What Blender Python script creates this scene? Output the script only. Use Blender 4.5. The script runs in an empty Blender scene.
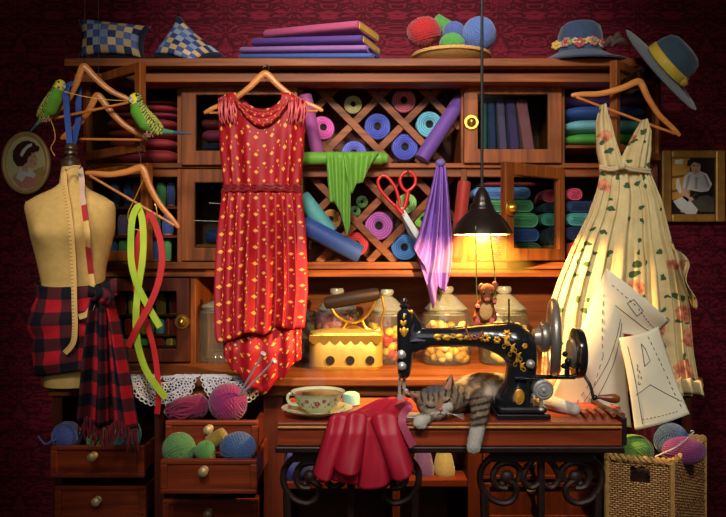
import bpy, bmesh, math, random
from mathutils import Vector as V, Matrix, noise
from mathutils.bvhtree import BVHTree
R = random.Random(7)
PI = math.pi
F = 751.0            # focal length in pixels of the 726 x 517 frame
EYE = 1.20           # eye height
COL = bpy.context.scene.collection
sin, cos = math.sin, math.cos

def P(px, py, d):    # a point at distance d from the camera, given where it appears
    return V(((px - 363) * d / F, d, EYE - (py - 258.5) * d / F))
def S(n, d):         # n pixels at distance d, in metres
    return n * d / F
def proj(p):
    return 363 + p.x * F / p.y, 258.5 - (p.z - EYE) * F / p.y
def lerp(a, b, t): return a + (b - a) * t
def interp(tab, x):  # piecewise-linear table
    if x <= tab[0][0]: return tab[0][1]
    for (x0, y0), (x1, y1) in zip(tab, tab[1:]):
        if x <= x1: return lerp(y0, y1, (x - x0) / (x1 - x0))
    return tab[-1][1]
def smooth_path(pts, n=6):  # Catmull-Rom
    pts = [V(p) for p in pts]; out = []
    for i in range(len(pts) - 1):
        p0 = pts[max(i - 1, 0)]; p1 = pts[i]; p2 = pts[i + 1]; p3 = pts[min(i + 2, len(pts) - 1)]
        for k in range(n):
            t = k / n
            out.append(0.5 * ((2 * p1) + (p2 - p0) * t + (2 * p0 - 5 * p1 + 4 * p2 - p3) * t * t + (3 * p1 - p0 - 3 * p2 + p3) * t ** 3))
    out.append(pts[-1]); return out
def smooth_vals(vals, n=6):
    out = []
    for i in range(len(vals) - 1):
        out += [lerp(vals[i], vals[i + 1], k / n) for k in range(n)]
    return out + [vals[-1]]

# ---------------------------------------------------------------- materials
def lin(c):
    return tuple(((x / 255) / 12.92 if x / 255 <= .04045 else ((x / 255 + .055) / 1.055) ** 2.4) for x in c) + (1,)
def newmat(name, rough=.6, metal=0, spec=.3):
    m = bpy.data.materials.new(name); m.use_nodes = True
    nt = m.node_tree; b = nt.nodes['Principled BSDF']
    b.inputs['Roughness'].default_value = rough; b.inputs['Metallic'].default_value = metal
    b.inputs['Specular IOR Level'].default_value = spec
    return m, nt, b
def nd(nt, t, attrs=None, **inp):
    n = nt.nodes.new(t)
    for k, v in (attrs or {}).items(): setattr(n, k, v)
    for k, v in inp.items():
        s = n.inputs[int(k[1:])] if k[0] == '_' else n.inputs[k]
        if isinstance(v, bpy.types.NodeSocket): nt.links.new(v, s)
        else: s.default_value = v
    return n
def M(nt, op, a, b=None, c=None):
    n = nt.nodes.new('ShaderNodeMath'); n.operation = op
    for i, v in enumerate((a, b, c)):
        if v is None: continue
        if isinstance(v, bpy.types.NodeSocket): nt.links.new(v, n.inputs[i])
        else: n.inputs[i].default_value = v
    return n.outputs[0]
def mix(nt, f, a, b):
    n = nt.nodes.new('ShaderNodeMix'); n.data_type = 'RGBA'
    for s, v in ((n.inputs[0], f), (n.inputs[6], a), (n.inputs[7], b)):
        if isinstance(v, bpy.types.NodeSocket): nt.links.new(v, s)
        else: s.default_value = v
    return n.outputs[2]
def coords(nt, kind, scale=(1, 1, 1)):
    tc = nt.nodes.new('ShaderNodeTexCoord')
    mp = nd(nt, 'ShaderNodeMapping'); mp.inputs['Scale'].default_value = scale
    nt.links.new(tc.outputs[kind], mp.inputs[0]); return mp.outputs[0]
def bump(nt, b, h, dist=.002, strength=.6):
    n = nd(nt, 'ShaderNodeBump', Height=h, Distance=dist, Strength=strength)
    nt.links.new(n.outputs[0], b.inputs['Normal'])
def plain(name, c, rough=.6, metal=0, spec=.3, var=.25, scale=30, bmp=0, sheen=0):
    m, nt, b = newmat(name, rough, metal, spec)
    nz = nd(nt, 'ShaderNodeTexNoise', Vector=coords(nt, 'Object'), Scale=scale, Detail=3.0)
    k = 1 - var
    dark = tuple(x * k for x in lin(c)[:3]) + (1,); lite = tuple(min(1, x * (1 + var)) for x in lin(c)[:3]) + (1,)
    nt.links.new(mix(nt, nz.outputs[0], dark, lite), b.inputs['Base Color'])
    if bmp: bump(nt, b, nz.outputs[0], bmp)
    if sheen: b.inputs['Sheen Weight'].default_value = sheen
    return m
_cl = {}
def dusty(c, k=.14, b=.93):
    g = .3 * c[0] + .59 * c[1] + .11 * c[2]; return tuple((x + (g - x) * k) * b for x in c)
def cloth(c, rough=.7, spec=.25, sheen=.1):
    c = dusty(c)
    k = ('cloth', c, rough)
    if k not in _cl: _cl[k] = plain('fabric', c, rough, 0, spec, .16, 60, .0008, sheen)
    return _cl[k]
def yarn(c):
    c = dusty(c)
    k = ('yarn', c)
    if k not in _cl: _cl[k] = plain('yarn', c, .85, 0, .1, .3, 120, .001, .3)
    return _cl[k]
def wood(name, c1, c2, axis='x', rough=.42, spec=.4):
    m, nt, b = newmat(name, rough, 0, spec)
    sc = {'x': (2.2, 30, 38), 'z': (38, 30, 2.2), 'y': (34, 2.2, 38)}[axis]
    nz = nd(nt, 'ShaderNodeTexNoise', Vector=coords(nt, 'Object', sc), Scale=1.0, Detail=4.0, Roughness=.6, Distortion=.6)
    rp = nd(nt, 'ShaderNodeValToRGB', Fac=nz.outputs[0])
    rp.color_ramp.elements[0].position = .32; rp.color_ramp.elements[1].position = .68
    rp.color_ramp.elements[0].color = lin(c1); rp.color_ramp.elements[1].color = lin(c2)
    nt.links.new(rp.outputs[0], b.inputs['Base Color']); bump(nt, b, nz.outputs[0], .0012, .35)
    return m
def glass(name, tint=(230, 238, 235), gloss=.12, fr=.55, milk=0):
    m = bpy.data.materials.new(name); m.use_nodes = True; nt = m.node_tree; nt.nodes.clear()
    out = nd(nt, 'ShaderNodeOutputMaterial')
    tr = nd(nt, 'ShaderNodeBsdfTransparent', Color=lin(tint)); gl = nd(nt, 'ShaderNodeBsdfGlossy', Roughness=.06)
    lw = nd(nt, 'ShaderNodeLayerWeight', Blend=.35)
    f = M(nt, 'MULTIPLY_ADD', lw.outputs['Fresnel'], fr, gloss * .35)
    df = nd(nt, 'ShaderNodeBsdfDiffuse', Color=lin((225, 225, 215))); tr = nd(nt, 'ShaderNodeMixShader', _0=milk, _1=tr.outputs[0], _2=df.outputs[0])
    mx = nd(nt, 'ShaderNodeMixShader', _0=f, _1=tr.outputs[0], _2=gl.outputs[0])
    nt.links.new(mx.outputs[0], out.inputs[0]); return m
def attr_mat(name, rough=.7, spec=.2, fur=0):
    m, nt, b = newmat(name, rough, 0, spec)
    a = nd(nt, 'ShaderNodeAttribute', {'attribute_name': 'Coat'})
    c = a.outputs[0]
    if fur:
        nz = nd(nt, 'ShaderNodeTexNoise', Vector=coords(nt, 'Object', (1, 1, .35)), Scale=420.0, Detail=2.0)
        c = mix(nt, M(nt, 'MULTIPLY', nz.outputs[0], .5), c, (.02, .016, .012, 1)); bump(nt, b, nz.outputs[0], .003, .7)
    nt.links.new(c, b.inputs['Base Color']); return m
def emit(name, c, s):
    m = bpy.data.materials.new(name); m.use_nodes = True; nt = m.node_tree; nt.nodes.clear()
    o = nd(nt, 'ShaderNodeOutputMaterial'); e = nd(nt, 'ShaderNodeEmission', Color=lin(c), Strength=s)
    nt.links.new(e.outputs[0], o.inputs[0]); return m
def uvc(nt, su=1, sv=1):
    sp = nd(nt, 'ShaderNodeSeparateXYZ', Vector=coords(nt, 'UV', (su, sv, 1))); return sp.outputs[0], sp.outputs[1]

WX = wood('oak_rail', (88, 42, 16), (150, 80, 32), 'x', .5, .22); WZ = wood('oak_post', (88, 42, 16), (150, 80, 32), 'z', .5, .22)
WY = wood('oak_side', (80, 36, 18), (128, 66, 32), 'y')
DX = wood('mahogany_rail', (68, 26, 15), (114, 44, 24), 'x', .4, .3); DZ = wood('mahogany_post', (60, 25, 15), (98, 41, 23), 'z', .45, .25)
TBL = wood('walnut_table', (108, 42, 21), (170, 70, 35), 'x', .35, .4); DRW = wood('drawer_front', (96, 36, 19), (152, 62, 32), 'x', .4, .3)
HANG = wood('hanger_wood', (172, 98, 42), (206, 130, 62), 'x', .35, .4)
BRASS = plain('brass', (214, 168, 70), .3, .9, .5, .2, 40)
GOLD = plain('gold_paint', (226, 160, 46), .4, .5, .5, .3, 60)
STEEL = plain('steel', (190, 188, 184), .35, .5, .5, .15, 30)
BLACK = plain('black_enamel', (26, 28, 32), .16, 0, .6, .15, 20)
IRON = plain('cast_iron', (66, 48, 44), .5, .5, .4, .3, 40, .001)
GLASS = glass('jar_glass', (236, 240, 236), .12, .55, .05); PANE = glass('pane_glass', (225, 235, 228), .02, .12, 0)

# ---------------------------------------------------------------- mesh builder
class MB:
    def __init__(s): s.bm = bmesh.new(); s.mi = 0; s.uv = s.bm.loops.layers.uv.new('UVMap')
    def f(s, vs, uvs=None):
        try: fc = s.bm.faces.new(vs)
        except ValueError: return None
        fc.material_index = s.mi
        if uvs:
            for l, u in zip(fc.loops, uvs): l[s.uv].uv = u
        return fc
    def obox(s, c, ex, ey, ez):
        c, ex, ey, ez = V(c), V(ex), V(ey), V(ez)
        v = [s.bm.verts.new(c + ex * a + ey * b + ez * g) for a in (-1, 1) for b in (-1, 1) for g in (-1, 1)]
        for q in ((0, 1, 3, 2), (4, 6, 7, 5), (0, 4, 5, 1), (2, 3, 7, 6), (0, 2, 6, 4), (1, 5, 7, 3)): s.f([v[i] for i in q])
        return s
    def box(s, p0, p1):
        p0, p1 = V(p0), V(p1); h = (p1 - p0) / 2
        return s.obox((p0 + p1) / 2, (h.x, 0, 0), (0, h.y, 0), (0, 0, h.z))
    def pbox(s, x0, y0, x1, y1, d0, d1):     # a box whose front face, at distance d0, fills a rectangle; d1 its back
        a, b = P(x0, y1, d0), P(x1, y0, d0)
        return s.box((a.x, d0, a.z), (b.x, d1, b.z))
    def tube(s, pts, r, n=8, closed=False, flat=1.0):
        pts = [V(p) for p in pts]; m = len(pts)
        rr = r if isinstance(r, (list, tuple)) else [r] * m
        rings = []; nrm = None
        for i, p in enumerate(pts):
            a = pts[(i - 1) % m] if (closed or i > 0) else p; b = pts[(i + 1) % m] if (closed or i < m - 1) else p
            t = (b - a).normalized() if (b - a).length > 1e-9 else V((0, 0, 1))
            if nrm is None:
                nrm = t.cross(V((0, 1, 0)))
                if nrm.length < .1: nrm = t.cross(V((1, 0, 0)))
            nrm = (nrm - t * nrm.dot(t)); nrm.normalize(); bi = t.cross(nrm)
            rings.append([s.bm.verts.new(p + (nrm * cos(2 * PI * k / n) + bi * sin(2 * PI * k / n) * flat) * rr[i]) for k in range(n)])
        for i in range(m if closed else m - 1):
            A, B = rings[i], rings[(i + 1) % m]
            for k in range(n): s.f([A[k], A[(k + 1) % n], B[(k + 1) % n], B[k]], [(k / n, i / m), ((k + 1) / n, i / m), ((k + 1) / n, (i + 1) / m), (k / n, (i + 1) / m)])
        if not closed: s.f(rings[0][::-1]); s.f(rings[-1])
        return s
    def lathe(s, prof, c, axis=(0, 0, 1), n=24, mis=None, sx=1.0, cap=True):
        c = V(c); ax = V(axis).normalized(); q = V((0, 0, 1)).rotation_difference(ax)
        rings = []
        for r, z in prof:
            rings.append([s.bm.verts.new(c + q @ V((r * cos(2 * PI * k / n) * sx, r * sin(2 * PI * k / n), z))) for k in range(n)])
        for i in range(len(rings) - 1):
            if mis: s.mi = mis[i]
            A, B = rings[i], rings[i + 1]
            for k in range(n): s.f([A[k], A[(k + 1) % n], B[(k + 1) % n], B[k]])
        if cap:
            if prof[0][0] > 1e-6: s.f(rings[0][::-1])
            if prof[-1][0] > 1e-6: s.f(rings[-1])
        return s
    def ell(s, c, r, rot=None, n=14):
        c = V(c); r = (r, r, r) if isinstance(r, (int, float)) else r
        rot = rot or Matrix.Identity(3); g = []
        for i in range(1, n // 2):
            a = PI * i / (n // 2)
            g.append([s.bm.verts.new(c + rot @ V((r[0] * sin(a) * cos(2 * PI * k / n), r[1] * sin(a) * sin(2 * PI * k / n), r[2] * cos(a)))) for k in range(n)])
        t = s.bm.verts.new(c + rot @ V((0, 0, r[2]))); b = s.bm.verts.new(c - rot @ V((0, 0, r[2])))
        for k in range(n):
            s.f([t, g[0][k], g[0][(k + 1) % n]]); s.f([b, g[-1][(k + 1) % n], g[-1][k]])
            for A, B in zip(g, g[1:]): s.f([A[k], B[k], B[(k + 1) % n], A[(k + 1) % n]])
        return s
    def capsule(s, p0, r0, p1, r1, n=14):
        s.ell(p0, r0, n=n); s.ell(p1, r1, n=n)
        if (V(p1) - V(p0)).length > 1e-5: s.tube([p0, p1], [r0 * .995, r1 * .995], n)
        return s
    def prism(s, pts, off):
        a = [s.bm.verts.new(V(p)) for p in pts]; b = [s.bm.verts.new(V(p) + V(off)) for p in pts]
        s.f(a); s.f(b[::-1]); n = len(a)
        for i in range(n): s.f([a[i], b[i], b[(i + 1) % n], a[(i + 1) % n]])
        return s
    def grid(s, fn, nu, nv, closed=False, us=1.0, vs=1.0):
        cu = nu if closed else nu + 1
        g = [[s.bm.verts.new(fn(i / nu, j / nv)) for i in range(cu)] for j in range(nv + 1)]
        for j in range(nv):
            for i in range(nu):
                k = (i + 1) % cu
                s.f([g[j][i], g[j][k], g[j + 1][k], g[j + 1][i]],
                    [(i / nu * us, j / nv * vs), ((i + 1) / nu * us, j / nv * vs), ((i + 1) / nu * us, (j + 1) / nv * vs), (i / nu * us, (j + 1) / nv * vs)])
        return s
    def strip(s, pts, w, side=None, n=5):    # a flat ribbon along a path, wide across its run in the upright plane
        pts = smooth_path(pts, n) if n else [V(p) for p in pts]; m = len(pts); rows = []
        for i, p in enumerate(pts):
            t = (pts[min(i + 1, m - 1)] - pts[max(i - 1, 0)]).normalized()
            sd = V(side) if side else t.cross(V((0, 1, 0)))
            sd = sd.normalized() * ((w(i / (m - 1)) if callable(w) else w) / 2)
            nn = t.cross(sd).normalized() * .0006
            rows.append([s.bm.verts.new(p + q) for q in (-sd - nn, sd - nn, sd + nn, -sd + nn)])
        for i in range(m - 1):
            v0, v1 = i / (m - 1), (i + 1) / (m - 1); A, B = rows[i], rows[i + 1]
            for k, (ua, ub) in enumerate(((0, 1), (1, 1), (1, 0), (0, 0))):
                s.f([A[k], A[(k + 1) % 4], B[(k + 1) % 4], B[k]], [(ua, v0), (ub, v0), (ub, v1), (ua, v1)])
        s.f(rows[0][::-1]); s.f(rows[-1])
        return s
    def build(s, name, mats, parent=None, smooth=True, ang=40, solid=0, bevel=0, sub=0, origin=None):
        bm = s.bm
        bmesh.ops.recalc_face_normals(bm, faces=bm.faces[:])
        if parent is not None: off = OFF[parent.name]
        elif origin is not None: off = V(origin)
        else:
            xs = [v.co for v in bm.verts]
            off = V(((min(v.x for v in xs) + max(v.x for v in xs)) / 2, (min(v.y for v in xs) + max(v.y for v in xs)) / 2, min(v.z for v in xs)))
        bmesh.ops.translate(bm, verts=bm.verts[:], vec=-off)
        me = bpy.data.meshes.new(name); bm.to_mesh(me); bm.free()
        for m in (mats if isinstance(mats, (list, tuple)) else [mats]): me.materials.append(m)
        if smooth:
            me.shade_smooth(); me.set_sharp_from_angle(angle=math.radians(ang))
        o = bpy.data.objects.new(name, me); COL.objects.link(o)
        if parent is not None: o.parent = parent
        else: o.location = off
        OFF[o.name] = off
        if bevel:
            b = o.modifiers.new('b', 'BEVEL'); b.width = bevel; b.segments = 2; b.limit_method = 'ANGLE'
        if solid:
            b = o.modifiers.new('s', 'SOLIDIFY'); b.thickness = solid; b.offset = 0
        if sub:
            b = o.modifiers.new('u', 'SUBSURF'); b.levels = sub; b.render_levels = sub
        return o
OFF = {}
def tag(o, label, cat, group=None):
    o['label'] = label; o['category'] = cat
    if group: o['group'] = group
    return o
def thing(name, label, cat, loc, group=None):
    o = bpy.data.objects.new(name, None); COL.objects.link(o); o.location = V(loc); o.empty_display_size = .05
    OFF[o.name] = V(loc); return tag(o, label, cat, group)
def struct(o): o['kind'] = 'structure'; return o

def organic(name, caps, ells, voxel, coat, material, parent=None, smooth_n=4, origin=None):
    # one continuous skin grown over tapered limbs and round masses, then coloured as a coat
    mb = MB()
    for c in caps: mb.capsule(*c)
    for e in ells: mb.ell(*e)
    bmesh.ops.recalc_face_normals(mb.bm, faces=mb.bm.faces[:])
    me = bpy.data.meshes.new('t'); mb.bm.to_mesh(me); mb.bm.free()
    t = bpy.data.objects.new('t', me); COL.objects.link(t)
    r = t.modifiers.new('r', 'REMESH'); r.mode = 'VOXEL'; r.voxel_size = voxel
    s = t.modifiers.new('s', 'SMOOTH'); s.factor = .5; s.iterations = smooth_n
    bpy.context.view_layer.update(); dg = bpy.context.evaluated_depsgraph_get()
    m2 = bpy.data.meshes.new_from_object(t.evaluated_get(dg)); bpy.data.objects.remove(t)
    off = OFF[parent.name] if parent is not None else V(origin)
    bvh = BVHTree.FromPolygons([v.co.copy() for v in m2.vertices], [tuple(p.vertices) for p in m2.polygons])
    a = m2.attributes.new('Coat', 'FLOAT_COLOR', 'POINT')
    for i, v in enumerate(m2.vertices): a.data[i].color = lin(coat(v.co, v.normal))
    for v in m2.vertices: v.co -= off
    m2.materials.clear(); m2.materials.append(material); m2.shade_smooth(); m2.name = name
    o = bpy.data.objects.new(name, m2); COL.objects.link(o)
    if parent is not None: o.parent = parent
    else: o.location = off
    OFF[o.name] = off
    return o, bvh
def on_surface(bvh, px, py, lift=0.0, default_d=2.0):
    o = V((0, 0, EYE)); d = (P(px, py, 1.0) - o).normalized()
    h = bvh.ray_cast(o, d)
    return h[0] - d * lift if h[0] is not None else P(px, py, default_d)
ORD = ['first', 'second', 'third', 'fourth', 'fifth', 'sixth', 'seventh', 'eighth', 'ninth', 'tenth']

# ---------------------------------------------------------------- camera, world, view
cam = bpy.data.cameras.new('camera'); co = bpy.data.objects.new('camera', cam); COL.objects.link(co)
co.location = (0, 0, EYE); co.rotation_euler = (PI / 2, 0, 0); cam.sensor_width = 36; cam.lens = F / 726 * 36; cam.clip_start = .02
sc = bpy.context.scene; sc.camera = co
vs = sc.view_settings; vs.view_transform = 'Standard'; vs.look = 'None'; vs.gamma = 1; vs.exposure = 0.0
w = bpy.data.worlds.new('World'); sc.world = w; w.use_nodes = True
w.node_tree.nodes['Background'].inputs[0].default_value = lin((205, 225, 200)); w.node_tree.nodes['Background'].inputs[1].default_value = .03

# ---------------------------------------------------------------- room
def damask():
    m, nt, b = newmat('damask_wallpaper', .75, 0, .15)
    sp = nd(nt, 'ShaderNodeSeparateXYZ', Vector=coords(nt, 'Object', (1, 1, 1)))
    x, z = sp.outputs[0], sp.outputs[2]
    X = M(nt, 'MULTIPLY', x, 2 * PI / .27); Z = M(nt, 'MULTIPLY', z, 2 * PI / .26)
    a = M(nt, 'MULTIPLY', M(nt, 'COSINE', X), M(nt, 'COSINE', Z))
    nz = nd(nt, 'ShaderNodeTexNoise', Vector=coords(nt, 'Object', (1, 1, 1)), Scale=11.0, Detail=3.0)
    # scrolls mirrored about each motif's axis, swirling round its leaves
    mx = M(nt, 'ABSOLUTE', M(nt, 'SINE', M(nt, 'MULTIPLY', X, .5))); mz = M(nt, 'FRACT', M(nt, 'MULTIPLY', z, 1 / .36))
    cv = nd(nt, 'ShaderNodeCombineXYZ', X=mx, Y=M(nt, 'SINE', M(nt, 'MULTIPLY', mz, 2 * PI)), Z=M(nt, 'COSINE', M(nt, 'MULTIPLY', mz, 2 * PI)))
    n1 = nd(nt, 'ShaderNodeTexNoise', Vector=cv.outputs[0], Scale=1.7, Detail=1.0, Distortion=1.6)
    n2 = nd(nt, 'ShaderNodeTexNoise', Vector=cv.outputs[0], Scale=4.5, Detail=1.0, Distortion=1.2)
    sw = M(nt, 'SINE', M(nt, 'MULTIPLY', n1.outputs[0], 26.0)); sw2 = M(nt, 'SINE', M(nt, 'MULTIPLY', n2.outputs[0], 20.0))
    g = nd(nt, 'ShaderNodeMapRange', _0=M(nt, 'ADD', sw, M(nt, 'MULTIPLY', sw2, .6)), _1=-.1, _2=.4).outputs[0]
    nt.links.new(mix(nt, g, lin((76, 13, 27)), lin((122, 28, 46))), b.inputs['Base Color'])
    bump(nt, b, g, .001, .4); return m
DAM = damask()
def wallbox(name, p0, p1, m): return struct(MB().box(p0, p1).build(name, m, smooth=False))
wallbox('wall_back', (-1.9, 2.95, 0), (1.9, 3.05, 2.6), DAM)
wallbox('wall_left', (-2.0, -1.6, 0), (-1.9, 3.05, 2.6), DAM)
wallbox('wall_right', (1.9, -1.6, 0), (2.0, 3.05, 2.6), DAM)
wallbox('wall_front', (-1.9, -1.7, 0), (1.9, -1.6, 2.6), DAM)
wallbox('ceiling', (-2.0, -1.7, 2.6), (2.0, 3.05, 2.7), plain('plaster', (150, 140, 120), .9))
wallbox('floor', (-2.0, -1.7, -.1), (2.0, 3.05, 0), wood('floor_boards', (60, 32, 18), (88, 48, 26), 'x'))

# ---------------------------------------------------------------- the hutch
ZT = P(0, 366, 2.55).z            # counter height 
hutch = thing('hutch_cabinet', 'big brown wooden hutch with lattice shelves, glass doors and a long counter', 'cabinet', (0, 2.6, 0))
HD = 2.60
def hp(name, rects, m, parent=hutch, bev=.003):
    mb = MB()
    for r in rects: mb.pbox(*r)
    return mb.build(name, m, parent, smooth=False, bevel=bev)
hp('back_panel', [(92, 60, 652, 372, 2.90, 2.92)], wood('back_boards', (84, 38, 20), (120, 60, 30), 'x', .6))
hp('top_board', [(64, 58, 668, 66, 2.45, 2.92)], WX)
hp('frieze', [(76, 65, 652, 73, 2.53, 2.90)], DX)
hp('cornice_rail', [(74, 72.5, 656, 82, 2.50, 2.60)], WX)
hp('side_panel', [(86, 81, 92, 365, HD, 2.90)], WY); hp('side_panel', [(652, 81, 658, 365, HD, 2.90)], WY)
for x0, x1 in ((177, 184), (296, 303), (461, 467), (559, 565)): hp('upright', [(x0, 81, x1, 263, HD, 2.90)], WZ)
hp('shelf', [(90, 163, 654, 168, HD - .01, 2.90), (90, 168, 654, 177, HD + .004, HD + .02)], WX)
hp('shelf', [(84, 262, 660, 269, 2.56, 2.90), (88, 269, 656, 277, 2.585, 2.90)], WX)
for x0, x1 in ((92, 104), (190, 196)): hp('upright', [(x0, 276, x1, 366, HD, 2.90)], WZ)
# open counter
zc = EYE - .362
hp('upright', [(596, 276, 602, 366, HD, 2.9)], WZ)
CT = MB(); CT.box((P(40, 0, 2.28).x, 2.28, zc - .028), (P(704, 0, 2.28).x, 2.92, zc)); CT.build('countertop', WX, hutch, smooth=False, bevel=.006)
ap = MB(); ap.box((P(48, 0, 2.31).x, 2.31, zc - .062), (P(694, 0, 2.31).x, 2.9, zc - .0285)); ap.build('apron', WX, hutch, smooth=False, bevel=.004)
BD = 2.32
def bup(x0, x1):
    a, b = P(x0, 0, BD), P(x1, 0, BD)
    MB().box((a.x, BD, 0), (b.x, 2.9, zc - .0625)).build('upright', DZ, hutch, smooth=False, bevel=.003)
for u in ((52, 62), (154, 164), (263, 283), (392, 400), (468, 482), (600, 608), (682, 692)): bup(*u)
MB().box((P(52, 0, BD).x, 2.88, .0), (P(692, 0, BD).x, 2.9, zc - .063)).build('back_panel', DX, hutch, smooth=False)
def bshelf(x0, x1, y0, y1): 
    MB().pbox(x0, y0, x1, y1, BD + .01, 2.88).build('shelf', DX, hutch, smooth=False, bevel=.002)
bshelf(283, 392, 482, 489); bshelf(400, 468, 480, 487)
bshelf(62, 154, 545, 552); bshelf(164, 263, 545, 552); bshelf(608, 682, 500, 507)

def lattice(x0, y0, x1, y1, tops_b, tops_s, slope, d=2.66):
    # diagonal strips clipped to the bay: backslashes in front, slashes behind
    mb = MB()
    for tops, sg, dd in ((tops_b, 1, d), (tops_s, -1, d + .008)):
        for tx in tops:
            xa, ya, xb, yb = tx, y0, tx + sg * (y1 - y0) * slope, y1
            def cut(xa, ya, xb, yb):
                pts = []
                for t in [i / 200 for i in range(201)]:
                    x = lerp(xa, xb, t)
                    if x0 + 1 <= x <= x1 - 1: pts.append((x, lerp(ya, yb, t)))
                return (pts[0], pts[-1]) if len(pts) > 2 else None
            c = cut(xa, ya, xb, yb)
            if not c: continue
            a, b = P(*c[0], dd), P(*c[1], dd); e = (b - a) / 2
            nn = e.cross(V((0, 1, 0))).normalized() * S(3.6, dd)
            mb.obox((a + b) / 2, e, nn, (0, .004, 0))
    mb.build('lattice', WX, hutch, smooth=False, bevel=.0015)
lattice(303, 82, 461, 163, [261, 312, 363, 415, 452], [342, 394, 445, 496, 547], .98)
lattice(303, 177, 461, 262, [264, 312, 363, 414], [351, 402, 452, 503], .98)

def knob(parent, c, n, r=.026, mat=None):
    mb = MB(); q = V(n).normalized()
    mb.lathe([(r * .9, 0), (r, .004), (r * .92, .008), (r * .62, .008), (r * .6, .012), (r * .45, .016), (r * .5, .019), (r * .32, .024), (0, .026)], c, q, 24)
    return mb.build('knob', mat or BRASS, parent)
def door(hx, hd, fx, fd, z0, z1, st, knob_at=None, m1=WZ, m2=WX, th=.012, st2=None):
    a = V((hx, hd, 0)); b = V((fx, fd, 0)); e = (b - a); L = e.length; e.normalize(); n = V((e.y, -e.x, 0))
    if n.y > 0: n = -n
    zm = (z0 + z1) / 2; mb = MB(); st2 = st2 or st
    oc = [(0, z0), (L, z0), (L, z1), (0, z1)]; ic = [(st2, z0 + st), (L - st, z0 + st), (L - st, z1 - st), (st2, z1 - st)]
    lo = [[mb.bm.verts.new(a + e * s_ + V((0, 0, z)) + n * t) for s_, z in cs] for cs in (oc, ic) for t in (th, -th)]
    of, ob_, inf, inb = lo
    for k in range(4):
        q = (k + 1) % 4; mb.f([of[k], of[q], inf[q], inf[k]]); mb.f([ob_[k], inb[k], inb[q], ob_[q]]); mb.f([of[k], ob_[k], ob_[q], of[q]]); mb.f([inf[k], inf[q], inb[q], inb[k]])
    o = mb.build('door', m1, hutch, smooth=False, bevel=.003)
    mb = MB(); mb.obox(a + e * L / 2 + V((0, 0, zm)), e * (L / 2 - st * .9), n * .001, V((0, 0, (z1 - z0) / 2 - st * .9)))
    mb.build('pane', PANE, o, smooth=False)
    if knob_at is not None: knob(o, a + e * (L - st / 2) + n * th + V((0, 0, knob_at)), n)
    return o
def hx(p): return P(p, 0, HD).x
def hz(p): return P(0, p, HD).z
DOOR_UL = door(hx(88), 2.585, P(143, 0, 2.36).x, 2.36, hz(162), hz(80), .030, None, st2=.022)
DOOR_LL = door(hx(88), 2.585, P(150, 0, 2.38).x, 2.38, hz(261), hz(171), .034, None, st2=.022)
DOOR_UR = door(hx(656), 2.585, P(613, 0, 2.34).x, 2.34, hz(162), hz(80), .026, None, st2=.022)
door(hx(183), 2.585, hx(298), 2.585, hz(166), hz(82), .050)
door(hx(183), 2.585, hx(298), 2.585, hz(261), hz(170), .046)
door(hx(560), 2.585, hx(463), 2.585, hz(164), hz(82), .048, hz(124))
door(hx(561), 2.585, P(503, 0, 2.40).x, 2.40, hz(260.5), hz(169), .040, hz(212), st2=.03)
door(hx(103), 2.585, hx(191), 2.585, hz(361), hz(278), .045, hz(321), DZ, DX)
GLINT = plain('pale_glint', (190, 190, 180), .3, .5)  # pale colour for rods that imitate reflections on the door glass

KN = plain('aged_brass_knob', (196, 172, 120), .4, .3, .5)
def drawer(x0, y0, x1, y1, d, depth, kx, ky, mt=None, box=True):
    # front panel with a sunk field, plus sides and bottom behind it
    a, b = P(x0, y1, d), P(x1, y0, d); mb = MB(); w_ = S(7, d); h_ = S(4.5, d)
    mb.box((a.x, d + .006, a.z), (b.x, d + .02, b.z))
    mb.box((a.x, d, b.z - h_), (b.x, d + .008, b.z)); mb.box((a.x, d, a.z), (b.x, d + .008, a.z + h_))
    mb.box((a.x, d, a.z + h_), (a.x + w_, d + .008, b.z - h_)); mb.box((b.x - w_, d, a.z + h_), (b.x, d + .008, b.z - h_))
    o = mb.build('drawer', mt or DRW, hutch, smooth=False, bevel=.003)
    if box:
        mb = MB(); zt = b.z - .012
        mb.box((a.x + .008, d + .021, a.z + .01), (a.x + .018, d + depth, zt)); mb.box((b.x - .018, d + .021, a.z + .01), (b.x - .008, d + depth, zt))
        mb.box((a.x + .018, d + .021, a.z + .01), (b.x - .018, d + depth, a.z + .018)); mb.box((a.x + .018, d + depth - .01, a.z + .018), (b.x - .018, d + depth, zt))
        mb.build('drawer_box', DX, o, smooth=False)
    k = P(kx, ky, d); mb = MB()
    mb.lathe([(.012, 0), (.006, .006), (.006, .012), (.013, .017), (.013, .023), (.008, .028), (0, .029)], k, (0, -1, .0), 18); mb.build('knob', KN, o)
    return o
drawer(50, 446, 144, 478, 2.20, .38, 94, 455.5)
drawer(165, 421, 258, 457, 2.14, .46, 209.5, 428.5)
drawer(160, 460, 257, 494, 2.02, .5, 204.5, 470)
drawer(162, 500, 258, 530, 2.24, .3, 209, 512)
drawer(54, 486, 146, 520, 2.24, .3, 98, 500)
for y0, y1 in ((404, 440), (443, 480), (483, 520)): drawer(483, y0, 599, y1, BD - .008, .3, 530, (y0 + y1) / 2 - 14 if y0 > 470 else (y0 + y1) / 2, DZ)
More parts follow.
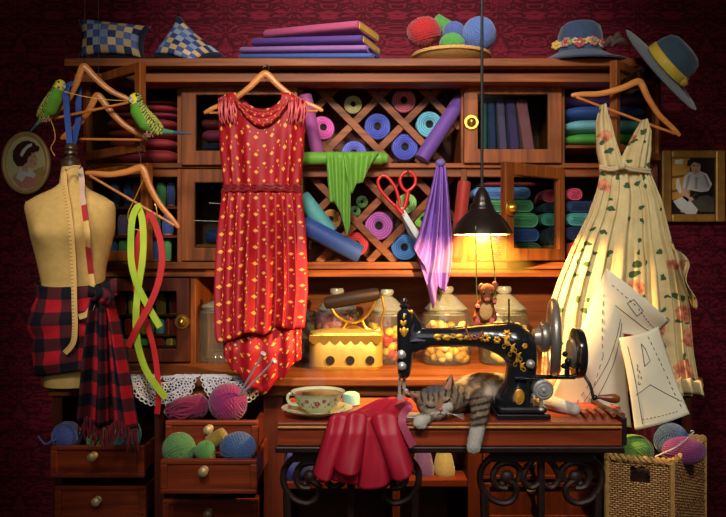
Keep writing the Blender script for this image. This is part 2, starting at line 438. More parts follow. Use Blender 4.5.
# ---------------------------------------------------------------- spools, rolls and folded cloth
def tint(c, k): return tuple(max(0, min(255, x * k)) for x in c)
CARD = plain('dark_core', (26, 18, 16), .8)
def cone_spool(px, py, d, r, c, label, turn=(0, -1, 0), depth=.09):
    rm = S(r, d); cen = P(px, py, d)
    t = thing('thread_spool', label, 'spool', cen - V((0, 0, rm)), 'spools in the lattice')
    mb = MB(); n = 9; prof = [(rm * .9, -depth), (rm, -depth + .01), (rm, -.012)]; mis = [0, 0]
    for i in range(n):
        f = 1 - i / n * .74; g = 1 - (i + .75) / n * .74
        prof += [(rm * f, -.010 + .010 * sin(i / n * 2.6) + .002), (rm * g, -.010 + .010 * sin((i + .5) / n * 2.6))]; mis += [0 if i else 0, 1 if i % 2 else 0]
    prof += [(rm * .27, -depth * .5)]; mis += [1, 0]
    mb.lathe(prof, cen, turn, 28, mis[:len(prof) - 1]); mb.build('winding', [yarn(c), yarn(tint(c, 1.35))], t, ang=70)
    mb = MB(); mb.lathe([(rm * .265, -.004), (rm * .265, .002), (rm * .19, .002), (rm * .18, -.03), (0, -.03)], cen, turn, 18); mb.build('core', CARD, t)
for a in ((353, 104, 9, (178, 170, 104), 'small olive yellow spool seen end on, in the upper lattice'),
          (404, 100, 12, (196, 92, 104), 'dusty pink spool seen end on, in the upper lattice'),
          (377.5, 126, 13, (66, 78, 176), 'royal blue spool in the middle of the upper lattice, left of centre cell'),
          (429.5, 124, 13, (92, 168, 196), 'pale cyan blue spool beside the leaning purple bolt'),
          (405, 146.5, 13, (68, 76, 178), 'royal blue spool in the lowest full cell of the upper lattice'),
          (354, 153, 12.5, (88, 92, 186), 'violet blue spool half hidden behind the green draped cloth roll'),
          (379, 225.5, 14, (170, 78, 162), 'mauve spool seen end on, in the centre of the lower lattice'),
          (404.5, 247, 13, (66, 124, 196), 'sky blue spool at the bottom of the lower lattice under the scissors'),
          (407, 203, 10, (130, 178, 90), 'green spool seen behind the scissors handles'),
          (423, 219, 9, (130, 196, 56), 'lime green spool beside the hanging lavender cloth'),
          (362, 201.5, 6, (106, 158, 84), 'tiny green spool right of the green drape, upper of a pair'),
          (355, 211, 5.5, (96, 148, 78), 'tiny green spool right of the green drape, lower of a pair'),
          (331, 219, 10, (206, 128, 52), 'orange spool behind the teal and blue bolts'),
          (356.5, 244, 12, (196, 36, 46), 'red spool behind the end of the blue bolt')):
    cone_spool(a[0], a[1], 2.672, *a[2:])
cone_spool(323.5, 127, 2.64, 12, (206, 72, 150), 'bright pink spool tilted sideways beside the red dress hanger', (.35, -1, .15), .05)

def bolt(name, x0, y0, d0, x1, y1, d1, r, c, label, cat='fabric roll', group=None):
    a, b = P(x0, y0, d0), P(x1, y1, d1); L = (b - a).length; rm = S(r, (d0 + d1) / 2)
    mb = MB(); prof = [(0, .001), (rm * .2, 0), (rm * .3, .003), (rm * .42, 0), (rm * .55, .003), (rm * .66, 0), (rm * .8, .002), (rm * .93, .003), (rm, .012), (rm * .98, L * .3), (rm * 1.02, L * .7), (rm, L - .012), (rm * .93, L - .002), (rm * .6, L - .001), (0, L)]
    mb.lathe(prof, a, b - a, 28, cap=False)
    return tag(mb.build(name, cloth(c, .55), ang=60), label, cat, group)
bolt('fabric_roll', 305, 94, 2.585, 318, 158, 2.62, 6.5, (172, 72, 148), 'magenta fabric roll leaning beside the red dress shoulder')
bolt('fabric_roll', 461, 99, 2.64, 421, 160, 2.575, 7.5, (108, 64, 158), 'purple fabric roll leaning across the upper lattice')
bolt('fabric_roll', 301, 196, 2.62, 331, 234, 2.62, 8.5, (78, 160, 158), 'teal fabric roll leaning beside the red dress waist')
bolt('fabric_roll', 302, 224, 2.575, 361, 255, 2.575, 9.5, (42, 72, 150), 'deep blue fabric roll lying slanted over the lower lattice')
bolt('fabric_roll', 464.5, 181, 2.56, 456, 258, 2.56, 6.5, (176, 38, 26), 'red fabric roll standing behind the lamp shade')

def pad(mb, c, rx, ry, rz, e1=.35, e2=.45, lobes=2, n=40):
    def sp(w, m): return math.copysign(abs(w) ** m, w)
    def fn(u, v):
        a, b = (u - .5) * 2 * PI, (v - .5) * PI
        k = 1 - .05 * (1 - abs(cos(lobes * b)))
        return V(c) + V((rx * sp(cos(b), e1) * sp(cos(a), e2) * k, ry * sp(cos(b), e1) * sp(sin(a), e2) * k, rz * sp(sin(b), .8)))
    mb.grid(fn, n, 18, closed=True); return mb
def folded(x0, y0, x1, y1, d, depth, c, label, group, lobes=2):
    a, b = P(x0, y1, d), P(x1, y0, d); mb = MB(); cc = (a + b) / 2 + V((0, depth / 2, 0))
    pad(mb, cc, (b.x - a.x) / 2, depth / 2, (b.z - a.z) / 2, .35, .4, lobes)
    return tag(mb.build('folded_fabric', cloth(c, .6), ang=180), label, 'folded fabric', group)
g = 'folded cloth on the upper right shelf'
y = [92, 104.2, 118, 131, 143.5]
for i, (c, nme) in enumerate((((138, 92, 176), 'lilac'), ((46, 84, 172), 'bright blue'), ((104, 180, 192), 'pale turquoise'), ((64, 160, 44), 'grass green'))):
    folded(567, [91, 104, 118, 132][i], 650, [103.8, 117.8, 131.8, 145][i], 2.63 + .006 * (i % 2), .24, c, f'{nme} folded fabric on the upper right shelf, ' + ['top of its stack', 'second from the top', 'third from the top', 'at the bottom of its stack'][i], g)
MB().pbox(567, 145.2, 650, 162.6, 2.65, 2.88).build('x', WX) if False else None
MB().pbox(566, 145.3, 651, 148, HD + .005, 2.899).build('shelf', WX, hutch, smooth=False)
reds = [(100, 103, (150, 26, 40)), (103.2, 111, (178, 30, 38)), (111.2, 117, (160, 40, 74)), (117.2, 128, (172, 28, 36)), (128.2, 137, (190, 34, 44)), (137.2, 148, (182, 40, 54)), (148.2, 162.5, (160, 30, 40))]
for i, (a, b, c) in enumerate(reds):
    folded(103 + (i % 3) * 1.2, a, 176 - (i % 2) * 1.5, b, 2.64, .22, c, f'red folded fabric on the upper left shelf, {ORD[i]} from the top of the stack', 'red folded cloth on the upper left shelf', 1 if b - a < 8 else 2)

def stadium(x0, y0, x1, y1, d, depth, c, label, group):
    a, b = P(x0, y1, d), P(x1, y0, d); cx, cz = (a.x + b.x) / 2, (a.z + b.z) / 2; hw, hh = (b.x - a.x) / 2, (b.z - a.z) / 2
    def ring(f, dd):
        h = hh * f; L = hw - hh; pts = []
        for i in range(11): t = -PI / 2 + PI * i / 10; pts.append(V((cx + L + h * cos(t), dd, cz + h * sin(t))))
        for i in range(11): t = PI / 2 + PI * i / 10; pts.append(V((cx - L + h * cos(t), dd, cz + h * sin(t))))
        return pts
    mb = MB(); seq = [(1, d + depth, 0), (1, d + .008, 0), (.9, d, 0), (.82, d + .001, 1), (.7, d + .003, 0), (.6, d, 1), (.48, d + .003, 0), (.4, d, 1), (.26, d + .004, 0), (.16, d, 1), (.04, d + .004, 0)]
    prev = None
    for f, dd, mi in seq:
        vs_ = [mb.bm.verts.new(p) for p in ring(f, dd)]
        if prev:
            mb.mi = mi
            for k in range(22): mb.f([prev[k], prev[(k + 1) % 22], vs_[(k + 1) % 22], vs_[k]])
        else: mb.f(vs_)
        prev = vs_
    mb.f(prev)
    return tag(mb.build('fabric_bolt', [cloth(c, .6), cloth(tint(c, 1.5), .6)], ang=50), label, 'fabric bolt', group)
g = 'flat rolled bolts on the lower right shelves'
TO = lambda k: ['top of its stack', 'second from the top', 'third from the top', 'fourth from the top', 'bottom of its stack'][k]
for i, (x0, x1, a, b, c, nme) in enumerate(((473, 531, 187, 199, (78, 124, 190), 'light blue'), (474, 534, 199.3, 212.5, (70, 140, 100), 'sea green'), (472, 539, 212.8, 228, (84, 150, 108), 'pale green'), (474, 540, 228.3, 242, (48, 76, 160), 'cobalt blue'), (473, 543, 242.3, 261, (44, 70, 48), 'dark moss green'))):
    stadium(x0, a, x1, b, 2.63, .22, c, f'{nme} flat rolled fabric bolt behind the open glass door, {TO(i)}', g)
folded(478, 180.2, 540, 186.8, 2.64, .2, (150, 34, 36), 'thin red folded cloth lying on the light blue bolt', 'folded cloth on the lower right shelves', 1)
for i, (a, b, c, nme) in enumerate(((189, 203, (196, 52, 84), 'rose pink'), (203.3, 212.5, (34, 54, 84), 'navy'))):
    stadium(542, a, 558, b, 2.64, .2, c, f'{nme} short rolled bolt glimpsed behind the open door stile, {"upper" if i == 0 else "middle"} of three', g)
stadium(540.5, 212.8, 558, 226, 2.64, .2, (70, 146, 138), 'teal short rolled bolt glimpsed behind the open door stile, lowest of three', g)
stadium(545, 226.3, 558, 244, 2.64, .2, (40, 52, 70), 'dark slate short rolled bolt low behind the open door stile', g); stadium(545, 244.3, 558, 261, 2.64, .2, (120, 60, 40), 'rust brown short rolled bolt at the bottom behind the open door stile', g)
for i, (x1, a, b, c, nme) in enumerate(((583, 188, 200.5, (204, 56, 86), 'rose pink'), (600, 200.8, 212.5, (32, 52, 92), 'navy blue'), (612, 212.8, 226, (64, 146, 140), 'teal'), (620, 226.3, 241, (30, 40, 82), 'dark navy'), (630, 241.3, 261, (184, 46, 44), 'red'))):
    stadium(567, a, x1, b, 2.63, .22, c, f'{nme} flat rolled fabric bolt left of the cream dress, {TO(i)}', g)
stadium(601, 190, 648, 212, 2.7, .18, (52, 84, 160), 'blue rolled bolt mostly hidden behind the cream dress', g)

# rolls behind the glass of the closed upper door, books of cloth, pale rods that draw reflections on the lower pane
for i, (a, b, c, nme) in enumerate(((118, 128, (150, 28, 44), 'red'), (128.5, 141, (182, 44, 96), 'magenta'), (141.5, 152, (48, 42, 96), 'dark indigo'))):
    folded(200, a, 218 + i * 18, b, 2.66, .18, c, f'{nme} folded cloth behind the closed glass door left of the red dress, {["upper", "middle", "lower"][i]} one', 'cloth behind the closed left door')
MB().pbox(185, 152.2, 295, 155, 2.61, 2.899).build('shelf', WX, hutch, smooth=False)
folded(203, 228, 224, 244, 2.66, .18, (40, 58, 128), 'blue folded cloth low behind the closed glass door left of the dress waist', 'cloth behind the closed left door')
MB().pbox(185, 244.2, 295, 247, 2.61, 2.899).build('shelf', WX, hutch, smooth=False)
for i, (y_, xa, xb) in enumerate(((203, 209, 224), (220.5, 194, 219))):
    tag(MB().tube([P(xa, y_, 2.565), P(xb, y_ + .8, 2.565)], .0012, 6).build('pane_glint', GLINT), ['upper', 'lower'][i] + ' pale rod standing in for a reflection on the closed glass door left of the dress', 'reflection', 'reflections on the closed door')
def cbook(x0t, x0b, w, c, label, yt=99, yb=150.5):
    d = 2.64; a, b, c2, e = P(x0b, yb, d), P(x0b + w, yb, d), P(x0t + w, yt, d), P(x0t, yt, d)
    mb = MB(); pts = []
    k = V((0, 0, .006))
    mb.prism([a, b, c2 - k, lerp(c2, e, .25), lerp(c2, e, .75), e - k], (0, .16, 0))
    return tag(mb.build('fabric_book', cloth(c, .5), smooth=False, bevel=.004), label, 'fabric bolt', 'upright bolts behind the upper right door')
for a in ((481.5, 481.5, 5.5, (40, 92, 104), 'teal upright bolt behind the glass, first from the left'), (488, 489.5, 7, (42, 50, 124), 'navy upright bolt behind the glass, second from the left'),
          (496.5, 500, 7.5, (128, 84, 152), 'lilac upright bolt leaning behind the glass, third from the left'), (506, 511, 9, (96, 52, 138), 'purple upright bolt leaning behind the glass, fourth from the left'), (516, 524, 11, (190, 84, 112), 'rose pink upright bolt leaning behind the glass, rightmost')): cbook(*a)
MB().pbox(468, 150.8, 558, 153.5, 2.61, 2.899).build('shelf', WX, hutch, smooth=False)

# thread reels in the left column
def reel(px, yb, d, wpx, hpx, c, label, group):
    b = P(px, yb, d); r, h = S(wpx / 2, d), S(hpx, d)
    t = thing('thread_reel', label, 'thread reel', b, group)
    MB().lathe([(r * .8, h * .04), (r * .96, h * .1), (r, h * .5), (r * .94, h * .9), (r * .7, h * .97)], b, n=18).build('thread', yarn(c), t)
    mb = MB(); mb.lathe([(r * .9, 0), (r * .9, h * .05)], b, n=16); mb.lathe([(r * .7, h * .96), (r * .7, h)], b, n=16); mb.build('flanges', HANG, t)
rowsA = [(206, 25, [(115, 9, (74, 104, 172)), (128, 8.5, (38, 92, 170)), (136, 7, (188, 52, 66)), (146, 8, (70, 104, 150)), (161, 10, (88, 176, 92)), (171, 8, (60, 80, 140))]),
         (235, 22, [(112, 7, (60, 90, 160)), (123, 10, (140, 88, 156)), (131.5, 6, (70, 90, 150)), (148, 9, (70, 70, 110)), (157, 7, (60, 150, 90)), (168, 11, (62, 84, 176))]),
         (261, 24, [(113, 9, (60, 106, 160)), (124, 10, (96, 160, 84)), (138, 8, (160, 40, 50)), (148, 8, (120, 60, 60)), (156, 9, (74, 120, 180)), (167, 9, (86, 160, 90))])]
for ri, (yb, h, lst) in enumerate(rowsA):
    for i, (x, w_, c) in enumerate(lst):
        reel(x, yb, 2.68, w_, h - 2, c, f'thread reel behind the open lower left door, {["top", "middle", "bottom"][ri]} row, {ORD[i]} from the left', 'reels behind the open lower left door')
    if ri < 2: MB().pbox(93, yb + .3, 177, yb + 2.8, 2.64, 2.899).build('shelf', DX, hutch, smooth=False)
rowsB = [(314, 22, [(111, 8, (70, 60, 110)), (121, 11, (188, 34, 34)), (133, 9, (206, 166, 60)), (147, 9, (86, 140, 196)), (161, 10, (170, 116, 36)), (174, 9, (136, 26, 40))]),
         (334, 17, [(112, 5, (190, 150, 50)), (119, 6, (170, 40, 36)), (129, 9, (186, 30, 34)), (144, 8, (196, 150, 56)), (151, 7, (190, 160, 70)), (160, 9, (120, 190, 196)), (168, 6, (150, 30, 40)), (174.5, 7, (176, 34, 34))]),
         (345.5, 9.5, [(113, 8, (150, 34, 40)), (125, 8, (186, 140, 50)), (144, 9, (92, 176, 76)), (159, 12, (186, 30, 38)), (171, 10, (184, 138, 50))])]
for ri, (yb, h, lst) in enumerate(rowsB):
    for i, (x, w_, c) in enumerate(lst):
        reel(x, yb, 2.66, w_, h - 1.5, c, f'thread reel in the small glazed cabinet behind the lace, {["top", "middle", "bottom"][ri]} row, {ORD[i]} from the left', 'reels in the small glazed cabinet')
    MB().pbox(104.2, yb + .3, 190, yb + 2.2, 2.63, 2.899).build('shelf', DX, hutch, smooth=False)

# ---------------------------------------------------------------- on top of the hutch
ZTOP = P(0, 58, 2.45).z
def patch(name, n, seed):
    m, nt, b = newmat(name, .85, 0, .1)
    u, v = uvc(nt, n[0], n[1])
    fu, fv = M(nt, 'FLOOR', u), M(nt, 'FLOOR', v)
    cx = nd(nt, 'ShaderNodeCombineXYZ', X=fu, Y=fv, Z=float(seed))
    wn = nd(nt, 'ShaderNodeTexWhiteNoise', Vector=cx.outputs[0])
    par = M(nt, 'MODULO', M(nt, 'ADD', M(nt, 'ADD', fu, fv), 40.0), 2.0)
    r1 = nd(nt, 'ShaderNodeValToRGB', Fac=wn.outputs[0]); r1.color_ramp.interpolation = 'CONSTANT'
    r2 = nd(nt, 'ShaderNodeValToRGB', Fac=wn.outputs[0]); r2.color_ramp.interpolation = 'CONSTANT'
    def setr(r, cs):
        e = r.color_ramp.elements
        while len(e) < len(cs): e.new(.5)
        for i, c in enumerate(cs): e[i].position = i / len(cs); e[i].color = lin(c)
    setr(r1, [(30, 36, 66), (66, 88, 148), (44, 58, 110), (84, 108, 160)]); setr(r2, [(206, 168, 112), (150, 160, 178), (190, 160, 110), (128, 140, 176), (222, 190, 140)])
    nz = nd(nt, 'ShaderNodeTexNoise', Vector=coords(nt, 'UV', (60, 60, 1)), Scale=1.0)
    c = mix(nt, par, r1.outputs[0], r2.outputs[0])
    c = mix(nt, M(nt, 'MULTIPLY', M(nt, 'GREATER_THAN', nz.outputs[0], .58), .5), c, lin((110, 120, 150)))
    nt.links.new(c, b.inputs['Base Color']); return m
NAVY = cloth((30, 34, 62), .8)
def pillow(c4, thick, mt, label, n=18):
    # four corner points give the front seam; both faces bulge
    a, b, c, d = [V(p) for p in c4]; nrm = (b - a).cross(d - a).normalized()
    t = thing('patchwork_pillow', label, 'pillow', (a + b + c + d) / 4 - V((0, 0, .05)), 'patchwork pillows')
    def pos(u, v, sg, inset=1.0):
        u2, v2 = .5 + (u - .5) * inset, .5 + (v - .5) * inset
        # edges curve in between the corners
        pu, pv = 1 - .16 * (1 - (2 * v2 - 1) ** 2) * abs(2 * u2 - 1), 1 - .16 * (1 - (2 * u2 - 1) ** 2) * abs(2 * v2 - 1)
        u3, v3 = .5 + (u2 - .5) * pu, .5 + (v2 - .5) * pv
        p = lerp(lerp(a, b, u3), lerp(d, c, u3), v3)
        h = (max(0, 1 - (2 * u2 - 1) ** 2) * max(0, 1 - (2 * v2 - 1) ** 2)) ** .55
        return p + nrm * sg * thick * h
    cover = MB()
    cover.grid(lambda u, v: pos(u, v, 1), n, n); cover.grid(lambda u, v: pos(u, v, -1), n, n)
    bmesh.ops.remove_doubles(cover.bm, verts=cover.bm.verts[:], dist=1e-5)
    cover.build('cover', NAVY, t, ang=180)
    f = MB()
    sg = 1 if nrm.y < 0 else -1
    f.grid(lambda u, v: pos(u, v, sg, .88) - V((0, .004, 0)), n, n); f.build('patchwork', mt, t, ang=180, solid=.002)
PD = 2.60
pillow([P(76, 62, PD), P(147, 62, PD), P(152, 26, PD + .05), P(76, 17, PD + .05)], .05, patch('patchwork_squares', (8, 5), 3), 'navy edged rectangular patchwork pillow standing at the left end of the hutch top')
pillow([P(150, 58, PD + .03), P(196, 66, PD - .02), P(226, 57, PD + .02), P(178, 13, PD + .1)], .04, patch('patchwork_diamonds', (6, 7), 8), 'navy edged patchwork pillow slumped on one corner, beside the fabric bolts')
YEL = plain('card_yellow', (206, 160, 60), .7)
def slab(xa, ya, xb, yb, h, c, label, end=True, d=2.50, depth=.2):
    # a flat bolt: cloth wrapped on a card, its open end to the right
    a, b = P(xa, ya, d + .15), P(xb, yb, d); e = (b - a).normalized(); dpv = V((-e.y, e.x, 0)).normalized(); up = e.cross(dpv)
    if up.z < 0: up = -up
    L = (b - a).length; hh = S(h / 2, d)
    t = thing('fabric_bolt', label, 'fabric bolt', a, 'bolts stacked on the hutch top')
    def ring(s_, k):
        pts = []; w_ = depth / 2
        for i in range(24):
            q = 2 * PI * i / 24; sx = math.copysign(abs(cos(q)) ** .35, cos(q)); sz = math.copysign(abs(sin(q)) ** .6, sin(q))
            pts.append(a + e * s_ + dpv * w_ * (1 + sx * k) + up * hh * sz * k)
        return pts
    mb = MB(); prev = None
    for s_, k in ((0, .5), (.004, .9), (.014, 1), (L * .5, 1.02), (L - .004, 1), (L, .95), (L, .72), (L - .01, .7)):
        vs_ = [mb.bm.verts.new(p) for p in ring(s_, k)]
        if prev:
            for k2 in range(24): mb.f([prev[k2], prev[(k2 + 1) % 24], vs_[(k2 + 1) % 24], vs_[k2]])
        else: mb.f(vs_)
        prev = vs_
    mb.f(prev); mb.build('cloth_wrap', cloth(c, .5), t, ang=50)
    if end:
        mb = MB(); mb.obox(a + e * (L - .002) + dpv * depth / 2, e * .004, dpv * depth * .40, up * hh * .62); mb.build('card_core', YEL, t, smooth=False)
slab(236, 56, 372, 55, 7, (64, 90, 170), 'blue flat fabric bolt at the bottom of the stack on the hutch top', False)
slab(237, 49, 366, 47, 7.2, (160, 100, 172), 'lilac flat fabric bolt, third from the top of the stack on the hutch top', False)
slab(249, 41, 361, 37.5, 8.4, (92, 60, 152), 'deep violet flat fabric bolt, second from the top of the stack on the hutch top', True)
slab(261, 33, 357, 23.5, 10, (196, 74, 120), 'pink flat fabric bolt tilted on top of the stack on the hutch top', True)

def ball(px, py, d, r, c, label, group, squash=(1, 1, 1), seed=0, tail=None, root=None):
    cen = P(px, py, d); rm = S(r, d); rr = random.Random(seed + int(px * 7 + py))
    mb = MB(); rad = V((rm * squash[0], rm * squash[1], rm * squash[2]))
    mb.ell(cen, tuple(rad * .95), n=20)
    for gk in range(9):
        ax = V((rr.uniform(-1, 1), rr.uniform(-1, 1), rr.uniform(-1, 1))).normalized()
        if gk < 5: ax = V((rr.uniform(-1, 1), rr.uniform(-.5, .9), rr.uniform(-1, 1))).normalized()
        q = V((0, 0, 1)).rotation_difference(ax)
        for k in range(-3, 4):
            off = k * .15; h = math.sqrt(1 - off * off)
            pts = []
            for i in range(26):
                a = 2 * PI * i / 26; p = q @ V((h * cos(a), h * sin(a), off)) * (.97 + .03 * (gk % 3))
                pts.append(cen + V((p.x * rad.x, p.y * rad.y, p.z * rad.z)))
            mb.tube(pts, rm * .075, 5, closed=True)
    if tail: mb.tube(smooth_path([cen] + [P(*t_) for t_ in tail], 6), rm * .07, 6)
    return tag(mb.build('yarn_ball', yarn(c), ang=180), label, 'yarn ball', group)
# bowl of yarn
bc = P(451, 58, 2.57); bc.z = ZTOP
bowl = thing('wicker_bowl', 'shallow wicker bowl heaped with yarn on the hutch top', 'bowl', bc)
STRAW = plain('straw', (190, 146, 84), .8, 0, .2, .35, 90, .002)
mb = MB(); rb = S(39, 2.57)
prof = [(rb * .5, 0), (rb * .55, .004), (rb * .8, .012), (rb * .98, .028), (rb * 1.0, .031), (rb * .95, .028), (rb * .78, .016), (rb * .5, .008)]
mb.lathe(prof, bc, n=40); mb.build('bowl', STRAW, bowl)
mb = MB()
for k in range(3): mb.tube([bc + V((rb * cos(2 * PI * i / 60) * (1 + .015 * ((i + k) % 2)), rb * sin(2 * PI * i / 60) * (1 + .015 * ((i + k) % 2)), .031 + .003 * k)) for i in range(60)], .003, 6, closed=True)
mb.build('woven_rim', STRAW, bowl)
g = 'yarn in the wicker bowl'
ball(424, 32, 2.55, 15, (190, 34, 36), 'big red yarn ball in the wicker bowl', g, (1.05, .9, .95))
ball(479, 34, 2.53, 15.5, (82, 112, 184), 'big cornflower blue yarn ball at the right of the wicker bowl', g)
ball(454, 33, 2.55, 10.5, (76, 96, 168), 'small blue yarn ball in the middle of the wicker bowl', g)
ball(452, 44, 2.50, 10.5, (76, 158, 66), 'small green yarn ball at the front of the wicker bowl', g, (1.1, 1, .95))
ball(470, 48, 2.54, 8, (52, 66, 140), 'small dark blue yarn ball low in the wicker bowl', g)
def bobbin(x0, y0, x1, y1, d, r, c, label, group):
    a, b = P(x0, y0, d), P(x1, y1, d); L = (b - a).length; rm = S(r, d)
    mb = MB(); prof = [(rm * .55, 0), (rm * .9, L * .06)]
    for i in range(12): prof += [(rm * 1.0, L * (.1 + .066 * i)), (rm * .95, L * (.13 + .066 * i))]
    prof += [(rm * .9, L * .95), (rm * .5, L)]
    mb.lathe(prof, a, b - a, 20); return tag(mb.build('yarn_cone', yarn(c), ang=60), label, 'yarn cone', group)
bobbin(434, 20, 450, 29, 2.58, 7.5, (84, 160, 66), 'green cylinder of yarn standing behind the red ball in the bowl', g)

# hats
FELT = plain('blue_felt', (58, 74, 104), .85, 0, .15, .3, 60, .002, .3); FELT2 = plain('slate_felt', (54, 74, 88), .85, 0, .15, .3, 60, .002, .3)
def hat(name, label, base, axis, rbrim, rcrown, hcrown, felt, droop=.012, sx=1.0):
    t = thing(name, label, 'hat', base); ax = V(axis).normalized()
    MB().lathe([(rcrown * .9, .0), (rcrown * 1.2, -droop * .04), (rbrim * .7, -droop * .42), (rbrim * .97, -droop * .72), (rbrim, -droop * .70 + .003), (rbrim * .97, -droop * .64 + .004), (rbrim * .7, -droop * .34 + .004), (rcrown * 1.04, .008)], base, ax, 48, cap=False).build('brim', felt, t)
    MB().lathe([(rcrown * 1.03, .006), (rcrown * 1.02, hcrown * .3), (rcrown * .98, hcrown * .6), (rcrown * .86, hcrown * .85), (rcrown * .62, hcrown * .97), (rcrown * .3, hcrown * 1.0), (0, hcrown * .985)], base, ax, 40, cap=False).build('crown', felt, t)
    return t, V((0, 0, 1)).rotation_difference(ax)
hb = P(580, 55, 2.57); hb.z = ZTOP + .040
ht, _ = hat('sun_hat', 'blue wide brimmed hat with a band of flowers on the hutch top', hb, (0, -.06, 1), S(50, 2.57), S(22, 2.57), S(33, 2.57), FELT, .05)
FL = [cloth((196, 70, 80)), cloth((226, 190, 140)), cloth((226, 176, 60)), cloth((120, 160, 60)), cloth((206, 120, 110)), cloth((120, 70, 60))]
def flower(mb, c, n, r, mi, mc):
    q = V((0, 0, 1)).rotation_difference(V(n).normalized()); mb.mi = mi
    for k in range(6):
        a = 2 * PI * k / 6; mb.ell(V(c) + q @ V((r * .6 * cos(a), r * .6 * sin(a), 0)), (r * .42, r * .42, r * .3), q.to_matrix(), 8)
    mb.mi = mc; mb.ell(V(c) + q @ V((0, 0, r * .22)), r * .3, n=8)
mb = MB(); rr = random.Random(5)
rc = S(22.5, 2.57)
for k in range(16):
    a = PI + (k + .5) / 16 * PI; n = V((cos(a), sin(a), .2)); flower(mb, hb + V((rc * 1.04 * cos(a), rc * 1.04 * sin(a), .026 + rr.uniform(-.004, .006))), n, .012 if k % 3 else .019, [0, 1, 3, 4, 1, 2][(k * 5) % 6], [2, 3, 1, 0][k % 4])
mb.build('flower_band', FL, ht, ang=180)
mb = MB(); c0 = hb + V((S(26, 2.5), -.07, .018))
for ex, ez in ((.05, .0), (-.03, -.004), (.03, .018)): mb.tube(smooth_path([c0, c0 + V((ex * .5, -.012, ez + .012)), c0 + V((ex, -.004, ez))], 5), [.002, .004, .006, .008, .009, .009, .009, .008, .006, .004, .002], 8, flat=.5)
mb.ell(c0, .009, n=10); mb.build('ribbon_bow', cloth((92, 70, 62)), ht)
mb = MB(); flower(mb, hb + V((S(28, 2.5), -.05, .034)), (.3, -1, .3), .022, 5, 4); flower(mb, hb + V((-S(26, 2.5), -.02, .03)), (-.5, -1, .3), .018, 2, 1); mb.build('silk_flower', FL, ht, ang=180)
h2b = P(662, 69, 2.38); ax2 = V((.70, -.56, .62))
h2, q2 = hat('felt_hat', 'slate blue hat with yellow band hanging tilted at the right end of the hutch', h2b, ax2, S(53, 2.38), S(24, 2.38), S(31, 2.38), FELT2, .008)
rc2 = S(25, 2.38)
MB().lathe([(rc2, .010), (rc2 * 1.02, .014), (rc2 * .995, .036), (rc2 * .96, .040)], h2b, ax2, 40, cap=False).build('hat_band', cloth((218, 178, 40), .5), h2, solid=.002)
mb = MB(); bq = h2b + q2 @ V((rc2 * .75, -rc2 * .72, .024)); mb.ell(bq, (.016, .01, .014), q2.to_matrix(), 10); mb.build('band_knot', cloth((196, 150, 34), .5), h2)
pg = MB(); pg.tube([P(676, 74, 2.455), P(672, 74, 2.62)], .008, 10); pg.tube([P(673, 74, 2.61), P(655, 74, 2.61)], .008, 8); pg.build('hat_peg', WX, hutch)

# pictures on the wall
WD = 2.945
def flatpoly(mb, pts, lift, mi, d=WD - .022):
    mb.mi = mi; vs_ = [mb.bm.verts.new(P(x, y_, d - lift)) for x, y_ in pts]; mb.f(vs_)
def ellpts(cx, cy, rx, ry, n=28, a0=0): return [(cx + rx * cos(2 * PI * i / n + a0), cy + ry * sin(2 * PI * i / n + a0)) for i in range(n)]
op = thing('oval_portrait', 'oval portrait of a woman in profile in a pale gilt frame on the left wall', 'picture', P(25, 194, WD))
MB().prism([P(x, y_, WD - .018) for x, y_ in ellpts(26, 163, 23, 30, 40)], (0, .02, 0)).build('frame_back', plain('pale_gilt', (226, 188, 124), .5, .1), op, ang=30)
MB().tube([P(x, y_, WD - .018) for x, y_ in ellpts(26, 163, 22, 29, 48)], .010, 8, closed=True).build('frame', plain('worn_gilt', (222, 180, 112), .5, .15), op)
pm = [plain(n_, c_, .8, 0, .2, .15) for n_, c_ in (('cream_paint', (244, 228, 164)), ('brown_paint', (88, 42, 38)), ('skin_paint', (246, 184, 154)), ('white_paint', (250, 242, 230)), ('ochre_paint', (206, 170, 96)), ('rose_paint', (230, 156, 140)))]
mb = MB(); D_ = WD - .02
flatpoly(mb, ellpts(26, 163, 20, 27), 0, 0, D_)
flatpoly(mb, [(30, 172), (44, 166), (45, 176), (38, 186), (28, 188)], .001, 4, D_)
flatpoly(mb, [(12, 178), (20, 170), (28, 169), (36, 175), (38, 182), (30, 189), (20, 188)], .002, 5, D_)
flatpoly(mb, [(20, 168), (29, 168), (36, 174), (34, 178), (26, 176), (22, 182), (16, 178)], .003, 3, D_)
flatpoly(mb, [(24, 151), (34, 152), (36.5, 157), (38, 160), (36, 161.5), (36, 165), (33, 167.5), (28, 167), (28, 172), (22, 171), (22, 160)], .004, 2, D_)
flatpoly(mb, [(13, 160), (13, 151), (17, 145), (22, 141.5), (28, 140.5), (34, 142.5), (38, 147), (38.5, 151), (35, 151.5), (31.5, 152.5), (28.5, 157), (26.5, 162), (23, 166), (17, 166)], .005, 1, D_)
for c_ in ((37, 148), (33, 150.5), (29, 154), (25, 161), (19, 164), (15, 156)): flatpoly(mb, ellpts(c_[0], c_[1], 2.6, 2.4, 10), .0055, 1, D_)
flatpoly(mb, [(33, 156.3), (35.6, 156), (35.2, 157.2)], .0052, 1, D_); flatpoly(mb, [(34, 163.2), (36.2, 162.8), (35.8, 164.4)], .0052, 6, D_); flatpoly(mb, ellpts(31.5, 161, 2, 1.6, 10), .0051, 5, D_)
flatpoly(mb, [(20, 155), (22, 150), (27, 145), (32, 143), (32, 146), (27, 149), (24, 154), (22, 157)], .006, 3, D_)
mb.build('painting', pm + [plain('lip_paint', (190, 60, 60), .7)], op, smooth=False)
fp = thing('framed_picture', 'gilt framed picture of a seated seamstress in a white blouse on the right wall', 'picture', P(694, 224, WD))
mb = MB()
